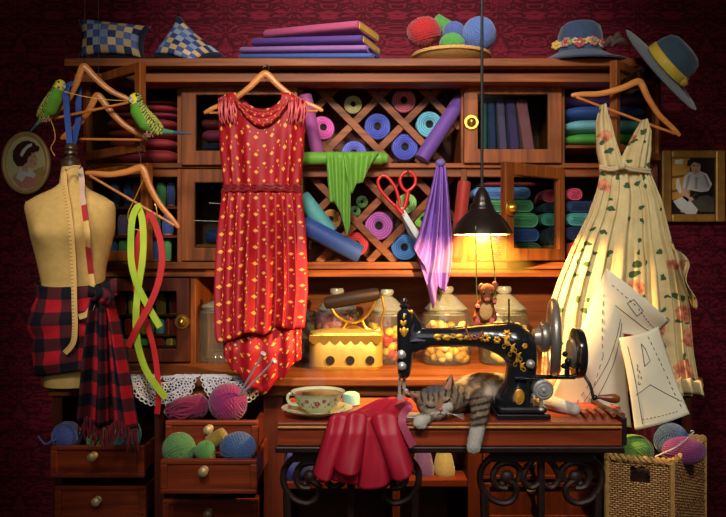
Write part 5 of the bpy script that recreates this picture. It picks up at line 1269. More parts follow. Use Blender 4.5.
def ironleg(cx, sp):
    mb = MB(); th_ = .0085
    for s_ in (-1, 1):
        X = lambda x: cx + s_ * x
        def tb_(pts, r=th_): mb.tube(smooth_path([P(X(x), y_, dI) for x, y_ in pts], 7), r, 8, flat=1.3)
        tb_([(2, 458), (14, 456), (22, 462), (23, 473), (16, 484), (8, 482), (3, 476)]) if False else None
        # outer ring, open at the top towards the table
        tb_([(sp - 14, 453), (sp - 4, 451), (sp + 14, 456), (sp + 26, 468), (sp + 27, 484), (sp + 18, 498), (sp + 4, 503), (sp - 6, 498), (sp - 8, 487), (sp + 1, 479)])
        tb_([(sp - 30, 455), (sp - 20, 466), (sp - 15, 478), (sp - 22, 487), (sp - 31, 483), (sp - 33, 476)]) if sp > 30 else None
        tb_([(sp + 1, 488), (sp + 11, 486), (sp + 15, 476), (sp + 9, 465), (sp - 3, 463), (sp - 12, 470), (sp - 10, 481)])
        mb.ell(P(X(sp + 1), 477, dI), (S(7, dI), .012, S(7, dI)), n=14); mb.ell(P(X(sp + 6), 484, dI), (S(4, dI), .010, S(4, dI)), n=10)
        tb_([(sp + 24, 492), (sp + 22, 540), (sp + 14, 640)], .011)
    mb.tube([P(cx, 453, dI), P(cx, 640, dI)], .010, 8, flat=1.3); 
    a = P(cx - sp - 30, 0, dI); b = P(cx + sp + 30, 0, dI); zt_ = P(0, 453, dI).z
    mb.box((a.x + .03, dI - .012, zt_ - .02), (b.x - .03, dI + .012, zt_ + .001)); mb.tube([V((a.x + .05, dI, .30)), V((b.x - .05, dI, .30))], .01, 8)
    for x_ in (a.x + .06, b.x - .06): mb.tube([V((x_, dI, .31)), V((x_, dI, .02))], .012, 8); mb.ell((x_, dI, .016), (.02, .03, .016), n=10)
    return mb.build('iron_leg', IRON, tb)
ironleg(351, 40); ironleg(541, 33)

# ---------------------------------------------------------------- sewing machine
dW = 1.92; kw = S(1, dW)
mz = P(0, 0, 1); mach = thing('sewing_machine', 'black hand crank sewing machine with gold decoration on the table', 'sewing machine', V((P(480, 0, dW).x, dW, zt)))
zb = zt + .0005
caps = []
def W_(x, y_, dd=0): return P(x, y_, dW + dd)
arm = [(412, 337, 9.5), (430, 337.5, 10), (455, 337, 10), (478, 336, 11.5), (498, 338, 15.5), (514, 343, 19.5), (521, 356, 16.5), (521, 372, 15.5), (518, 388, 16.5), (514, 402, 20)]
sp_ = smooth_path([V((a, b, c)) for a, b, c in arm], 4)
for q0, q1 in zip(sp_, sp_[1:]): caps.append((W_(q0.x, q0.y), kw * q0.z, W_(q1.x, q1.y), kw * q1.z))
head = [(404.5, 316, 8), (405, 335, 8.5), (405, 352, 8.5), (404.5, 366, 7.5), (404, 373, 6.5)]
for (x0, y0, r0), (x1, y1, r1) in zip(head, head[1:]):
    for o_ in (-.012, .012): caps.append((W_(x0, y0, o_), kw * r0, W_(x1, y1, o_), kw * r1))
caps.append((W_(415, 328), kw * 8, W_(409, 314), kw * 6)); caps.append((W_(414, 346), kw * 8, W_(420, 342), kw * 10))
ob, mbvh = organic('body', caps, [], .0042, lambda p, n: (26, 28, 32), BLACK, mach, 6)
def slabz(name, x0, x1, z0, z1, d0, d1, m, bev=.004): 
    return MB().box((P(x0, 0, dW).x, d0, z0), (P(x1, 0, dW).x, d1, z1)).build(name, m, mach, smooth=False, bevel=bev)
slabz('bed', 493, 546, zb, zb + .014, dW - .055, dW + .06, BLACK)
slabz('bed_foot', 495, 543, zb + .0142, zb + .032, dW - .052, dW + .058, BLACK, .008)
slabz('needle_plate', 397, 420, zb, zb + .002, dW - .03, dW + .03, STEEL, .0005)
mb = MB(); mb.lathe([(kw * 3, 0), (kw * 3, kw * 2), (kw * 4.5, kw * 3), (kw * 4.5, kw * 5), (kw * 2, kw * 6), (kw * 2, kw * 8), (kw * 3.5, kw * 9), (kw * 2.5, kw * 11.5), (0, kw * 12)], W_(404, 310), n=18, cap=False); mb.build('pressure_screw', BLACK, mach)
mb = MB(); mb.tube([W_(404, 372), W_(404, 389)], kw * 1.8, 10); mb.tube([W_(404, 388), W_(404, 404)], kw * .7, 8); mb.tube([W_(399.5, 374, .012), W_(399.5, 398, .012)], kw * 1.5, 8); mb.build('needle_bar', STEEL, mach)
mb = MB(); mb.obox(W_(400, 402, .01), (kw * 4, 0, 0), (0, .008, 0), (0, 0, kw * 1.4)); mb.obox(W_(400, 398, .01), (kw * 2.5, 0, 0), (0, .006, 0), (0, 0, kw * 3)); mb.ell(W_(406, 391, -.004), kw * 2.6, n=10); mb.tube([W_(406, 391, -.004), W_(411, 396, -.004)], kw * .9, 6); mb.build('presser_foot', STEEL, mach, ang=30)
mb = MB()
for x_, y_, r0 in ((401.5, 354.5, 4.6), (402, 366, 4.2)):
    c = on_surface(mbvh, x_, y_, -.002, dW); mb.lathe([(kw * r0, -.003), (kw * r0, .003), (kw * r0 * .6, .006), (kw * r0 * .6, .009), (kw * r0 * .75, .010), (kw * r0 * .4, .013), (0, .0135)], c, (-.1, -1, 0), 20)
mb.tube(smooth_path([on_surface(mbvh, 401, 356, .010, dW), on_surface(mbvh, 395.5, 362, .004, dW), on_surface(mbvh, 401, 367, .009, dW)], 5), kw * .8, 6); mb.build('tension_dials', STEEL, mach)
mb = MB(); plate = [(411, 331), (414, 324), (418, 319), (424, 323), (426, 328), (426, 341), (410, 342)]
fan = [on_surface(mbvh, x_, y_, .0015, dW) for x_, y_ in plate]; mb.prism(fan, (0, .004, 0)); mb.build('side_plate', plain('grey_plate', (112, 112, 130), .25, .8), mach, smooth=False, bevel=.0008)
# gold scrolls: leaves, curls and dots laid along the surface
mb = MB()
def leafg(x0, y0, x1, y1, w_):
    a, b = on_surface(mbvh, x0, y0, .0004, dW), on_surface(mbvh, x1, y1, .0004, dW); m_ = on_surface(mbvh, (x0 + x1) / 2, (y0 + y1) / 2, .0004, dW)
    mb.tube(smooth_path([a, m_, b], 4), [kw * w_ * f for f in (.15, .5, .8, 1, 1, .9, .7, .4, .1)], 8, flat=.35)
def curl(pts, w_=.5): mb.tube(smooth_path([on_surface(mbvh, x_, y_, .0004, dW) for x_, y_ in pts], 4), kw * w_, 6)
for i, x_ in enumerate((437, 446, 459, 468)): leafg(x_ - 4, 337 + (i % 2), x_ + 5, 335.5 + (i % 2), 2.6); leafg(x_ - 1, 338.5, x_ + 4, 339.5, 1.5)
curl([(434, 338), (441, 334), (449, 338), (456, 335), (464, 339), (472, 335), (478, 338)], .5)
for a in range(0, 360, 40): leafg(453 + 1.2 * cos(math.radians(a)), 336 + 1.2 * sin(math.radians(a)), 453 + 3 * cos(math.radians(a)), 336 + 3 * sin(math.radians(a)), .6)
for a in range(0, 360, 45): leafg(485 + 1.5 * cos(math.radians(a)), 338 + 1.2 * sin(math.radians(a)), 485 + 6 * cos(math.radians(a)), 338 + 4.5 * sin(math.radians(a)), 1.3)
for x_, y_, r0 in ((507, 334, 5), (497, 340, 4), (525, 346, 3)):
    for a in range(0, 360, 60): leafg(x_ + r0 * .2 * cos(math.radians(a)), y_ + r0 * .2 * sin(math.radians(a)), x_ + r0 * cos(math.radians(a)), y_ + r0 * sin(math.radians(a)), 1.4)
for x0, y0, x1, y1 in ((501, 336, 508, 343), (508, 343, 514, 351), (514, 351, 519, 360), (519, 360, 521, 370)): curl([(x0, y0), ((x0 + x1) / 2 + 1, (y0 + y1) / 2 - .5), (x1, y1)], .6)
for x_, y_, sd in ((504, 340, 1), (508, 343, -1), (511, 347, 1), (514, 351, -1), (516.5, 356, 1), (519, 361, -1), (520, 366, 1)):
    for q in range(3): leafg(x_, y_, x_ + sd * (3.2 + q * .8), y_ - 2.6 * sd * (q - 1) - 1, .9)
    curl([(x_, y_), (x_ + sd * 4.5, y_ + 1.5), (x_ + sd * 5.5, y_ + 4.5), (x_ + sd * 3, y_ + 5.2), (x_ + sd * 2.6, y_ + 3.2)], .45)
for x0, y0, x1, y1, w_ in ((401, 320, 403, 326, 1.6), (406, 320, 403, 326, 1.6), (404, 327, 404, 337, 3.2), (400, 328, 402, 333, 1.4), (408, 328, 406, 333, 1.4), (404, 315, 404, 319, 1.2)): leafg(x0, y0, x1, y1, w_)
mb.build('gold_decoration', GOLD, mach)
mb = MB(); c = on_surface(mbvh, 519, 397, -.002, dW); mb.lathe([(kw * 7.5, 0), (kw * 8, .003), (kw * 6.6, .005), (kw * 6, .004), (0, .006)], c, (.05, -1, .05), 30, sx=.66); mb.build('medallion', GOLD, mach)
mb = MB(); mb.lathe([(kw * 4, -.004), (kw * 4.4, .004), (kw * 3, .010), (0, .013)], on_surface(mbvh, 530, 364, 0, dW), (.2, -1, .1), 20); mb.build('chrome_stud', STEEL, mach)
mb = MB(); mb.tube([W_(509, 325), W_(509, 299)], kw * .9, 8); mb.build('spool_pin', plain('dark_pin', (30, 30, 30), .4, .8), mach)
WHE = plain('wheel_steel', (150, 142, 134), .35, .6, .6, .35, 14)
wc = W_(553, 337, .0); rw = S(38, dW)
def wheelring(cx, R0, r0, m, name, fx=.8):
    mb = MB(); c = V((P(cx, 0, dW).x, dW, P(0, 337, dW).z))
    mb.tube([c + V((.17 * R0 * cos(2 * PI * i / 56), R0 * cos(2 * PI * i / 56), R0 * sin(2 * PI * i / 56))) for i in range(56)], r0, 12, closed=True)
    for k_ in range(5):
        a = 2 * PI * k_ / 5 + .2; mb.tube([c + V((.17 * .012 * cos(a), .012 * cos(a), .012 * sin(a))), c + V((.17 * R0 * cos(a), R0 * cos(a), R0 * sin(a)))], .006, 8)
    mb.lathe([(.018, -.012), (.02, 0), (.018, .012)], c, (1, 0, 0), 24); return mb.build(name, m, mach)
wheelring(553.5, rw - .010, .0125, WHE, 'hand_wheel')
c = V((P(537, 0, dW).x, dW, P(0, 337, dW).z)); e = S(1, dW)
MB().lathe([(.020, -e * 4), (.024, 0), (.024, e * 2), (.036, e * 3), (.040, e * 6), (.038, e * 10), (.030, e * 12)], c, (1, 0, 0), 36).build('wheel_hub', WHE, mach)
# crank housing right of the wheel
c2 = V((P(574, 0, dW).x, dW, P(0, 353, dW).z)); r2 = S(25, dW)
MB().lathe([(r2 * .8, -e * 1), (r2, 0), (r2 * 1.02, e * 3), (r2 * .98, e * 7), (r2 * .7, e * 8), (r2 * .3, e * 9)], c2, (1, .0, 0), 44).build('crank_gear', BLACK, mach)
MB().lathe([(r2 * .55, e * -5), (r2 * .62, e * -3), (r2 * .6, -e * 1.2)], c2, (1, 0, 0), 30).build('gear_cover', WHE, mach)
mb = MB(); mb.tube([W_(534, 377), W_(575, 377)], kw * 2.4, 10); mb.tube([W_(515, 378, -.048), W_(544, 380, -.048)], kw * 1.4, 10); mb.tube([W_(567, 359), W_(567, 377)], kw * 2.6, 10)
for x_, y_ in ((565, 354), (568, 361), (564, 366)): mb.ell(W_(x_, y_, -.012), kw * 3, n=10)
mb.build('crank_bracket', BLACK, mach)
mb = MB(); mb.tube(smooth_path([W_(583, 374, -.01), W_(589, 383, -.02), W_(592, 391, -.025), W_(593.5, 397, -.028), W_(601, 397.5, -.03)], 5), kw * 1.6, 10); mb.ell(W_(594.5, 397.5, -.028), kw * 3, n=10); mb.build('crank_arm', plain('dark_steel', (70, 66, 64), .3, .9), mach)
hb0 = W_(598, 396.8, -.03); hb1 = W_(620, 399.3, -.03); Lh = (hb1 - hb0).length
MB().lathe([(kw * 1.6, 0), (kw * 2.2, Lh * .1), (kw * 3, Lh * .3), (kw * 4.6, Lh * .6), (kw * 4.6, Lh * .8), (kw * 3, Lh * .96), (0, Lh)], hb0, hb1 - hb0, 20, cap=False).build('crank_handle', HANDLEW if False else wood('crank_wood', (110, 52, 26), (158, 84, 42), 'x', .25, .5), mach)
mb = MB(); cb = W_(543.5, 390, -.058)
mb.lathe([(kw * 9.5, .03), (kw * 9.5, .004), (kw * 10, 0), (kw * 8, -.004), (kw * 7.4, -.002), (kw * 5.6, -.002), (kw * 5.4, -.006), (kw * 2, -.006), (kw * 1.6, -.010), (0, -.011)], cb, (0, 1, 0), 32, cap=False)
mb.tube([W_(534, 397, -.05), W_(546, 383, -.05)], kw * 3.2, 10); mb.tube([W_(541, 399, -.05), W_(541, 411, -.05)], kw * 1.8, 10); mb.ell(W_(541, 409.5, -.05), (kw * 3.2, kw * 3.2, kw * 2.2), n=12); mb.build('bobbin_winder', STEEL, mach)

# ---------------------------------------------------------------- the cat
cat = thing('cat', 'grey tabby cat with white paws asleep on the sewing table under the machine arm', 'cat', V((P(470, 0, 1.95).x, 1.95, zt)))
def Q(x, y_, d, r): return (P(x, y_, d), S(r, d))
def cp(a, b): return (a[0], a[1], b[0], b[1])
def chain(*q): return [cp(Q(*a), Q(*b)) for a, b in zip(q, q[1:])]
cc = []
cc += chain((466, 391.5, 2.03, 16), (480, 389, 2.055, 17), (496, 389.5, 2.065, 17), (516, 391, 2.065, 15), (536, 394.5, 2.06, 11.5))
cc += chain((474, 396, 1.99, 14), (462, 396.5, 1.97, 15), (450, 400, 1.92, 15), (440, 403, 1.90, 13))
cc += chain((480, 393, 1.985, 12.5), (480, 402, 1.90, 11), (480, 411, 1.842, 9.6), (478.5, 421, 1.815, 8.6), (477, 431, 1.808, 7.8), (475, 440, 1.806, 7.8), (473.5, 446, 1.802, 7.2))
cc += chain((440, 412, 1.90, 9), (431, 415, 1.86, 7), (424, 419, 1.835, 7), (420, 422, 1.822, 7.4))
cc += chain((538, 403, 2.04, 10), (552, 403, 1.99, 7.5), (562, 406, 1.955, 7), (570, 408.5, 1.94, 6.4), (574.5, 409.5, 1.925, 6.2))
for x_, y_ in ((469.5, 450.5), (473.5, 452), (477.5, 450.5)): cc.append(cp(Q(x_ + .4, y_ - 4, 1.798, 3.6), Q(x_, y_, 1.797, 3.0)))
for x_, y_ in ((415.5, 424.5), (419, 427), (423.5, 427)): cc.append(cp(Q(x_ + 1, y_ - 4, 1.82, 3.4), Q(x_, y_, 1.814, 2.8)))
# skull, cheeks, muzzle, chin, brows
he = [(P(434.5, 401, 1.888), (S(19.5, 1.888), S(17, 1.888), S(16, 1.888)), Matrix.Rotation(-.28, 3, 'Y'))]
cc += chain((427, 409, 1.87, 8.5), (440, 407, 1.862, 9.5)); cc += chain((447, 405, 1.868, 8.5), (440, 407, 1.862, 9))
cc += chain((435.5, 413, 1.852, 5.2), (441.5, 412.5, 1.852, 5.2)); cc += chain((440, 414.5, 1.853, 4), (438, 418, 1.858, 3.6)); cc += chain((438.5, 400, 1.857, 4.2), (439.5, 407.5, 1.846, 3.4))
# ears
cc += chain((447, 388, 1.895, 5.2), (449.5, 381, 1.897, 3.2), (451.5, 374.5, 1.90, 1.2)); cc += chain((451, 390, 1.90, 5), (451, 382, 1.90, 3), (451.8, 375, 1.902, 1))
cc += chain((420, 396, 1.895, 5.2), (414.5, 394, 1.897, 3.4), (409.5, 391.5, 1.90, 1.2)); cc += chain((418, 400, 1.90, 4.5), (413, 396, 1.90, 3), (409.5, 392, 1.902, 1))
CATM = attr_mat('cat_fur', .85, .12, 1)
def blend(a, b, t):
    t = max(0, min(1, t)); return tuple(lerp(x, y_, t) for x, y_ in zip(a, b))
def ss(e0, e1, x): t = max(0, min(1, (x - e0) / (e1 - e0))); return t * t * (3 - 2 * t)
def inside(x, y_, cx, cy, rx, ry, soft=.35): return 1 - ss(1 - soft, 1 + soft, math.hypot((x - cx) / rx, (y_ - cy) / ry))
def ccoat(p, n):
    x, y_ = proj(p); d = p.y; nn = noise.noise(p * 70); n2 = noise.noise(p * 190)
    WHITE, BASE, DARK, TAN, GREY = (228, 220, 208), (132, 116, 100), (44, 37, 34), (166, 142, 114), (92, 90, 92)
    x += 1.2 * nn; y_ += 1.2 * n2
    head = d < 1.93 and x < 465 and not (x < 430 and y_ > 415)
    if x > 541 and y_ > 395: return blend((150, 142, 136), (214, 208, 202), ss(545, 566, x) + .3 * nn)
    if head:
        u, v = x - 438, y_ - 404
        fan = u + .30 * (v + 14) * (1 if u > 0 else -1) * .4
        c = blend(BASE, TAN, .5 + .6 * nn)
        st_ = ss(.25, .75, sin(fan * 1.0 + .8 * nn)) * (1 - ss(-4, 1, v))                 # forehead streaks
        c = blend(c, DARK, .8 * st_)
        c = blend(c, GREY, inside(x, y_, 431, 387, 13, 7) * .8)
        ch = ss(.3, .8, sin((v + .45 * abs(u)) * .95 + nn)) * ss(6, 11, abs(u)) * ss(-3, 3, v)
        c = blend(c, DARK, .7 * ch)
        c = blend(c, (196, 176, 150), .8 * max(inside(x, y_, 430, 402.5, 4.5, 1.8), inside(x, y_, 446.5, 398.5, 4.5, 1.8)))   # pale brows
        c = blend(c, (170, 112, 84), .85 * inside(x, y_, 440, 404, 2.6, 6.5, .6))                                            # nose bridge
        c = blend(c, WHITE, inside(x, y_, 448, 409, 5.2, 7.2, .3)); c = blend(c, (224, 206, 194), inside(x, y_, 440, 415, 6.5, 4.2, .3))
        return blend(c, (186, 168, 146), .5 * inside(x, y_, 431, 412, 5, 3.5))
    c = blend((144, 128, 112), (104, 92, 82), .5 + .9 * nn + .6 * n2)
    body_s = ss(.1, .75, sin((x * .50 + y_ * .38 + 4 * noise.noise(p * 13)) * .85)); c = blend(c, (66, 57, 50), .65 * body_s)
    c = blend(c, WHITE, inside(x, y_, 491, 397, 7, 13, .4) * (1 - ss(2.0, 2.05, d)))
    if d < 1.93 and x > 462 and y_ > 394:
        b_ = ss(.0, .6, sin((y_ + .22 * (x - 478)) * .92 + .6 * nn)); cc_ = blend(blend(BASE, TAN, .5 + nn), DARK, .85 * b_); c = blend(c, cc_, ss(394, 399, y_))
        c = blend(c, WHITE, ss(425.5, 428.5, y_))
    if d < 1.88 and x < 433: c = blend(c, WHITE, ss(412, 416, y_))
    return c
co_, cbv = organic('body', cc, he, .0034, ccoat, CATM, cat, 3)
def face(pts, r, name, m, lift=.0006):
    mb = MB()
    for ln in pts:
        sp2 = smooth_path([on_surface(cbv, x_, y_, lift, 1.86) for x_, y_ in ln], 5); n_ = len(sp2)
        mb.tube(sp2, [S(r, 1.86) * (.35 + .65 * sin(PI * min(1, max(0, i / (n_ - 1))))) for i in range(n_)], 6)
    return mb.build(name, m, cat)
DKL = plain('cat_lid', (26, 20, 18), .5)
face([[(425.5, 404.5), (428.5, 407), (432.5, 407.6), (436, 406)], [(443, 403), (446, 402.2), (449, 400), (450.5, 397)]], 1.0, 'closed_eyes', DKL)
mb = MB(); mb.ell(on_surface(cbv, 440.8, 409.5, .0, 1.85), (S(2.4, 1.86), S(1.4, 1.86), S(1.6, 1.86)), n=10); mb.build('nose', plain('cat_nose', (196, 106, 92), .5), cat)
face([[(440.8, 411), (440.3, 413.4), (436.5, 415.2)], [(440.3, 413.4), (443, 415), (446, 413.5)]], .5, 'mouth', plain('cat_mouth', (90, 50, 46), .6))
IE = plain('ear_pink', (176, 118, 100), .8)
for ln in ([(446, 389.5), (449, 382), (450.8, 377)], [(448.5, 389.5), (450.3, 382), (451, 377.5)]): mb_e = mb_e if ln[0][0] > 447 else MB(); mb_e.tube([on_surface(cbv, *q, .0002, 1.9) for q in ln], [S(2.2, 1.9), S(1.5, 1.9), S(.4, 1.9)], 8, flat=.5)
mb_e.build('inner_ear', IE, cat); mb = MB(); mb.tube([on_surface(cbv, *q, .0002, 1.9) for q in ((419, 397), (414.5, 395), (411.5, 393))], [S(2.8, 1.9), S(1.8, 1.9), S(.4, 1.9)], 8, flat=.5)
mb.build('inner_ear', IE, cat)
mb = MB(); rr = random.Random(2)
for sx_, ox in ((-1, 436), (1, 445)):
    for k_ in range(4):
        a = on_surface(cbv, ox, 411 + k_ * 1.0, 0, 1.86); mb.tube(smooth_path([a, a + V((sx_ * .02, -.012, -.003 + .003 * k_ - .004)), a + V((sx_ * .045, -.016, -.018 + .007 * k_))], 4), .0004, 4)
mb.build('whiskers', plain('whisker', (220, 214, 206), .5), cat)

# ---------------------------------------------------------------- things on the table
CHINA = plain('cream_china', (216, 214, 176), .22, 0, .6, .05); ROSE = cloth((176, 60, 60), .5)
dc = 1.93; kc = S(1, dc); sb = V((P(317, 0, dc).x, dc, zt + .0005))
sau = thing('saucer', 'cream china saucer under the rose teacup on the left of the table', 'saucer', sb)
MB().lathe([(kc * 15, 0), (kc * 16, kc * 1), (kc * 26, kc * 3.5), (kc * 35, kc * 7), (kc * 35.5, kc * 7.6), (kc * 34, kc * 7.4), (kc * 25, kc * 4.6), (kc * 14, kc * 2.4), (0, kc * 2.4)], sb, n=56, cap=True).build('dish', CHINA, sau)
mb = MB()
for i in range(14): a = 2 * PI * i / 14; mb.ell(sb + V((kc * 29 * cos(a), kc * 29 * sin(a), kc * 5.8)), (kc * 2.2, kc * 1.6, kc * .5), n=8)
mb.build('painted_sprigs', plain('sprig_green', (120, 140, 80), .4), sau)
ub = sb + V((0, 0, kc * 2.9)); cup = thing('teacup', 'cream china teacup painted with red roses, steaming on its saucer', 'teacup', ub)
prof = [(kc * 12, 0), (kc * 13, kc * .8), (kc * 12, kc * 2), (kc * 17, kc * 5), (kc * 21, kc * 10), (kc * 23.5, kc * 16), (kc * 26.5, kc * 20.5), (kc * 27, kc * 21), (kc * 26, kc * 20.6), (kc * 22.5, kc * 16), (kc * 19, kc * 9), (kc * 12, kc * 4), (0, kc * 3.6)]
ub2 = ub + V((kc * 1, 0, 0))
MB().lathe(prof, ub2, n=48).build('bowl', CHINA, cup)
mb = MB(); mb.tube(smooth_path([ub2 + V((-kc * 21.5, -.004, kc * 17)), ub2 + V((-kc * 28, -.008, kc * 18.5)), ub2 + V((-kc * 30, -.008, kc * 13)), ub2 + V((-kc * 26, -.006, kc * 8)), ub2 + V((-kc * 19, -.004, kc * 7))], 6), kc * 1.7, 10); mb.build('handle', CHINA, cup)
mb = MB(); mb.lathe([(kc * 24.5, kc * 18.6), (0, kc * 18.7)], ub2, n=40, cap=False); mb.build('tea', plain('tea', (110, 60, 26), .15, 0, .5), cup)
mb = MB(); rr = random.Random(9)
def onb(a, zf): 
    r0 = interp([(2, 12), (5, 17), (10, 21), (16, 23.5), (20, 26)], zf) * kc + .0004; return ub2 + V((r0 * cos(a), r0 * sin(a), kc * zf)), V((cos(a), sin(a), -.3))
for a_, z_, s_ in ((-2.0, 14, 1), (-1.55, 12, 1.3), (-1.25, 14.5, 1), (-1.75, 8.5, .8), (-1.0, 11, .8), (-2.35, 10.5, .9), (-.7, 15, .8), (.2, 13, 1), (1.4, 12, 1), (2.6, 13, 1)):
    p_, n_ = onb(a_, z_); flower(mb, p_, n_, kc * 2.1 * s_, 0, 1)
for i in range(18):
    p_, n_ = onb(-2.6 + i * .13, 11 + 3 * sin(i * 2.1)); mb.mi = 2; mb.ell(p_, (kc * 1.0, kc * 1.0, kc * .6), n=6)
mb.build('painted_roses', [ROSE, cloth((220, 150, 130)), cloth((110, 130, 70))], cup, ang=180)
def vol(name, dens):
    m = bpy.data.materials.new(name); m.use_nodes = True; nt = m.node_tree; nt.nodes.clear()
    o = nd(nt, 'ShaderNodeOutputMaterial'); s_ = nd(nt, 'ShaderNodeVolumeScatter', Color=(1, 1, 1, 1), Density=dens); nt.links.new(s_.outputs[0], o.inputs[1]); return m
mb = MB(); stp = smooth_path([P(316, 390, dc), P(318, 380, dc), P(310, 371, dc), P(314, 362, dc), P(306, 353, dc)], 6); mb.tube(stp, [kc * q for q in smooth_vals([8, 9, 7.5, 6, 2], 6)], 14)
st = tag(mb.build('steam', vol('steam_haze', 3.0), ang=180), 'faint wisp of steam rising from the teacup', 'steam'); st['kind'] = 'stuff'
tag(MB().lathe([(kc * 8.5, 0), (kc * 9.5, kc * 1), (kc * 9.5, kc * 9), (kc * 8.5, kc * 12), (kc * 6, kc * 13.5), (0, kc * 14)], V((P(351, 0, 2.06).x, 2.06, zt + .0005)), n=28).build('thread_spool', plain('mint_thread', (150, 196, 176), .5, 0, .4)), 'pale mint spool lying behind the saucer on the table', 'spool')
tag(MB().box(P(388, 405, 2.10), P(398, 394, 2.07)).build('x', BRASS), 'x', 'x') if False else None

# crimson cloth under the needle, folded over the table edge
def silk():
    m, nt, b = newmat('crimson_silk', .42, 0, .4)
    nz = nd(nt, 'ShaderNodeTexNoise', Vector=coords(nt, 'Object', (12, 12, 12)), Scale=1.0, Detail=2.0)
    nt.links.new(mix(nt, nz.outputs[0], lin((176, 22, 44)), lin((204, 40, 68))), b.inputs['Base Color']); return m
SILK = silk()
pk = thing('crimson_cloth', 'crimson silk cloth under the needle, falling in folds over the table front', 'fabric', P(370, 482, 1.8))
def fold(xa0, xa1, xb0, xb1, ybl, ybr, bul, back, d0, ndl=(392, 409)):
    # one rounded fold: runs from the needle over the table top, bends over the edge and hangs; ends rounded
    def fn(u, v):
        arch = max(0, 1 - (2 * u - 1) ** 2) ** .5
        if v < .3:
            t = v / .3; x_ = lerp(lerp(ndl[0], ndl[1], u), lerp(xa0, xa1, u), t); d = lerp(back, d0, t)
            p = P(x_, 0, d); p.z = zt + .004 + bul * .55 * arch * (.35 + .65 * t) + .026 * (1 - t) * sin(PI * min(1, t + .35)) + .006 * (1 - t); return p
        t = (v - .3) / .7; k = min(1, t * 5)
        p = P(lerp(lerp(xa0, xa1, u), lerp(xb0, xb1, u), t), lerp(421, lerp(ybl, ybr, u) + 5 * arch, t), d0)
        p.y -= bul * arch * (.55 + .6 * t) * (.3 + .7 * k) + .004 * sin(u * 7 + t * 2)
        if k < 1: p.z += bul * .55 * arch * (1 - k) ** 1.5
        return p
    return fn
mb = MB()
mb.grid(fold(338, 356, 320, 372, 474, 482, .004, 1.96, TF - .012, (388, 398)), 24, 30)
mb.grid(fold(362, 394, 344, 405, 478, 474, .004, 1.97, TF - .012, (392, 404)), 24, 30)
mb.grid(fold(329, 348, 313.5, 333, 469, 474, .034, 1.95, TF - .014, (384, 392)), 24, 40)
mb.grid(fold(346, 367, 334, 361, 463, 466, .046, 1.95, TF - .020, (388, 398)), 26, 40)
mb.grid(fold(362, 384, 358, 391, 484, 478, .022, 1.96, TF - .014, (394, 402)), 24, 40)
mb.grid(fold(371, 397, 391, 413.5, 474, 464, .044, 1.96, TF - .022, (396, 408)), 26, 40)
mb.build('folded_cloth', SILK, pk, ang=180, solid=.003)
MB().strip([P(396, 408, 1.88), P(405, 405, 1.83), P(409, 407, 1.815), P(404, 413, 1.815), P(402, 422, 1.805), P(407, 434, 1.80), P(413, 446, 1.80)], S(7, 1.82), n=12).build('turned_hem', cloth((206, 70, 110), .45), pk, solid=.002, ang=80)

# pattern papers
def paper_mat(): return plain('pattern_paper', (222, 212, 186), .8, 0, .15, .06, 12)
PAPER = paper_mat(); INK = plain('pattern_ink', (70, 62, 70), .8)
def sheet(q, d, bulge, label, lines):
    def fn(u, v):
        p = lerp(lerp(V(q[0] + (d[0],)), V(q[1] + (d[1],)), u), lerp(V(q[3] + (d[3],)), V(q[2] + (d[2],)), u), v)
        w = P(p.x, p.y, p.z); w.y -= bulge * sin(PI * u) * (1 - .3 * v) + .010 * sin(v * 4 + u * 2); return w
    t = thing('pattern_sheet', label, 'sewing pattern', fn(.5, 1))
    MB().grid(fn, 20, 30).build('paper', PAPER, t, ang=180, solid=.0012)
    mb = MB()
    for ln, dash in lines:
        pts = []
        for (u0, v0), (u1, v1) in zip(ln, ln[1:]):
            n_ = max(2, int(30 * math.hypot(u1 - u0, v1 - v0)))
            pts += [(lerp(u0, u1, i / n_), lerp(v0, v1, i / n_)) for i in range(n_ + 1)]
        w = [fn(*p) + V((0, -.0016, 0)) for p in pts]
        if dash:
            for i in range(0, len(w) - 1, 2): mb.tube([w[i], w[i + 1]], .0010, 4)
        else: mb.tube(w, .0009, 4)
    mb.build('printed_lines', INK, t); return t
sheet([(606, 268), (668, 321), (656, 338), (596, 330)], [2.09, 2.08, 2.085, 2.10], .02, 'upper pattern paper, a folded point with thin printed lines against the cream dress', [([(.1, .2), (.5, .3), (.9, .6)], True), ([(.2, .5), (.55, .62), (.9, .8)], False), ([(.35, .35), (.42, .2), (.6, .3), (.55, .5), (.35, .35)], False)])
sheet([(606, 268), (622, 318), (632, 428), (545, 408)], [2.10, 2.10, 2.10, 2.10], .016, 'long pattern paper with dashed seam lines behind the crank handle', [([(.15, .12), (.5, .5), (.45, .95)], True), ([(.78, .1), (.62, .5), (.35, .98)], False), ([(.86, .1), (.72, .5), (.47, .98)], False), ([(.2, .6), (.4, .75), (.3, .95)], True), ([(.6, .8), (.95, .9)], True)])
sheet([(619, 338), (657, 326), (690, 414), (636, 431)], [2.05, 2.04, 1.99, 2.0], .025, 'curled pattern paper hanging over the right end of the table', [([(.12, .1), (.14, .95)], False), ([(.4, .1), (.46, .16), (.5, .3), (.36, .34), (.4, .1)], False), ([(.22, .3), (.26, .5), (.18, .52), (.22, .3)], True), ([(.1, .62), (.4, .55), (.95, .85)], False), ([(.6, .05), (.8, .5), (.9, .9)], True), ([(.14, .9), (.8, .93)], True)])

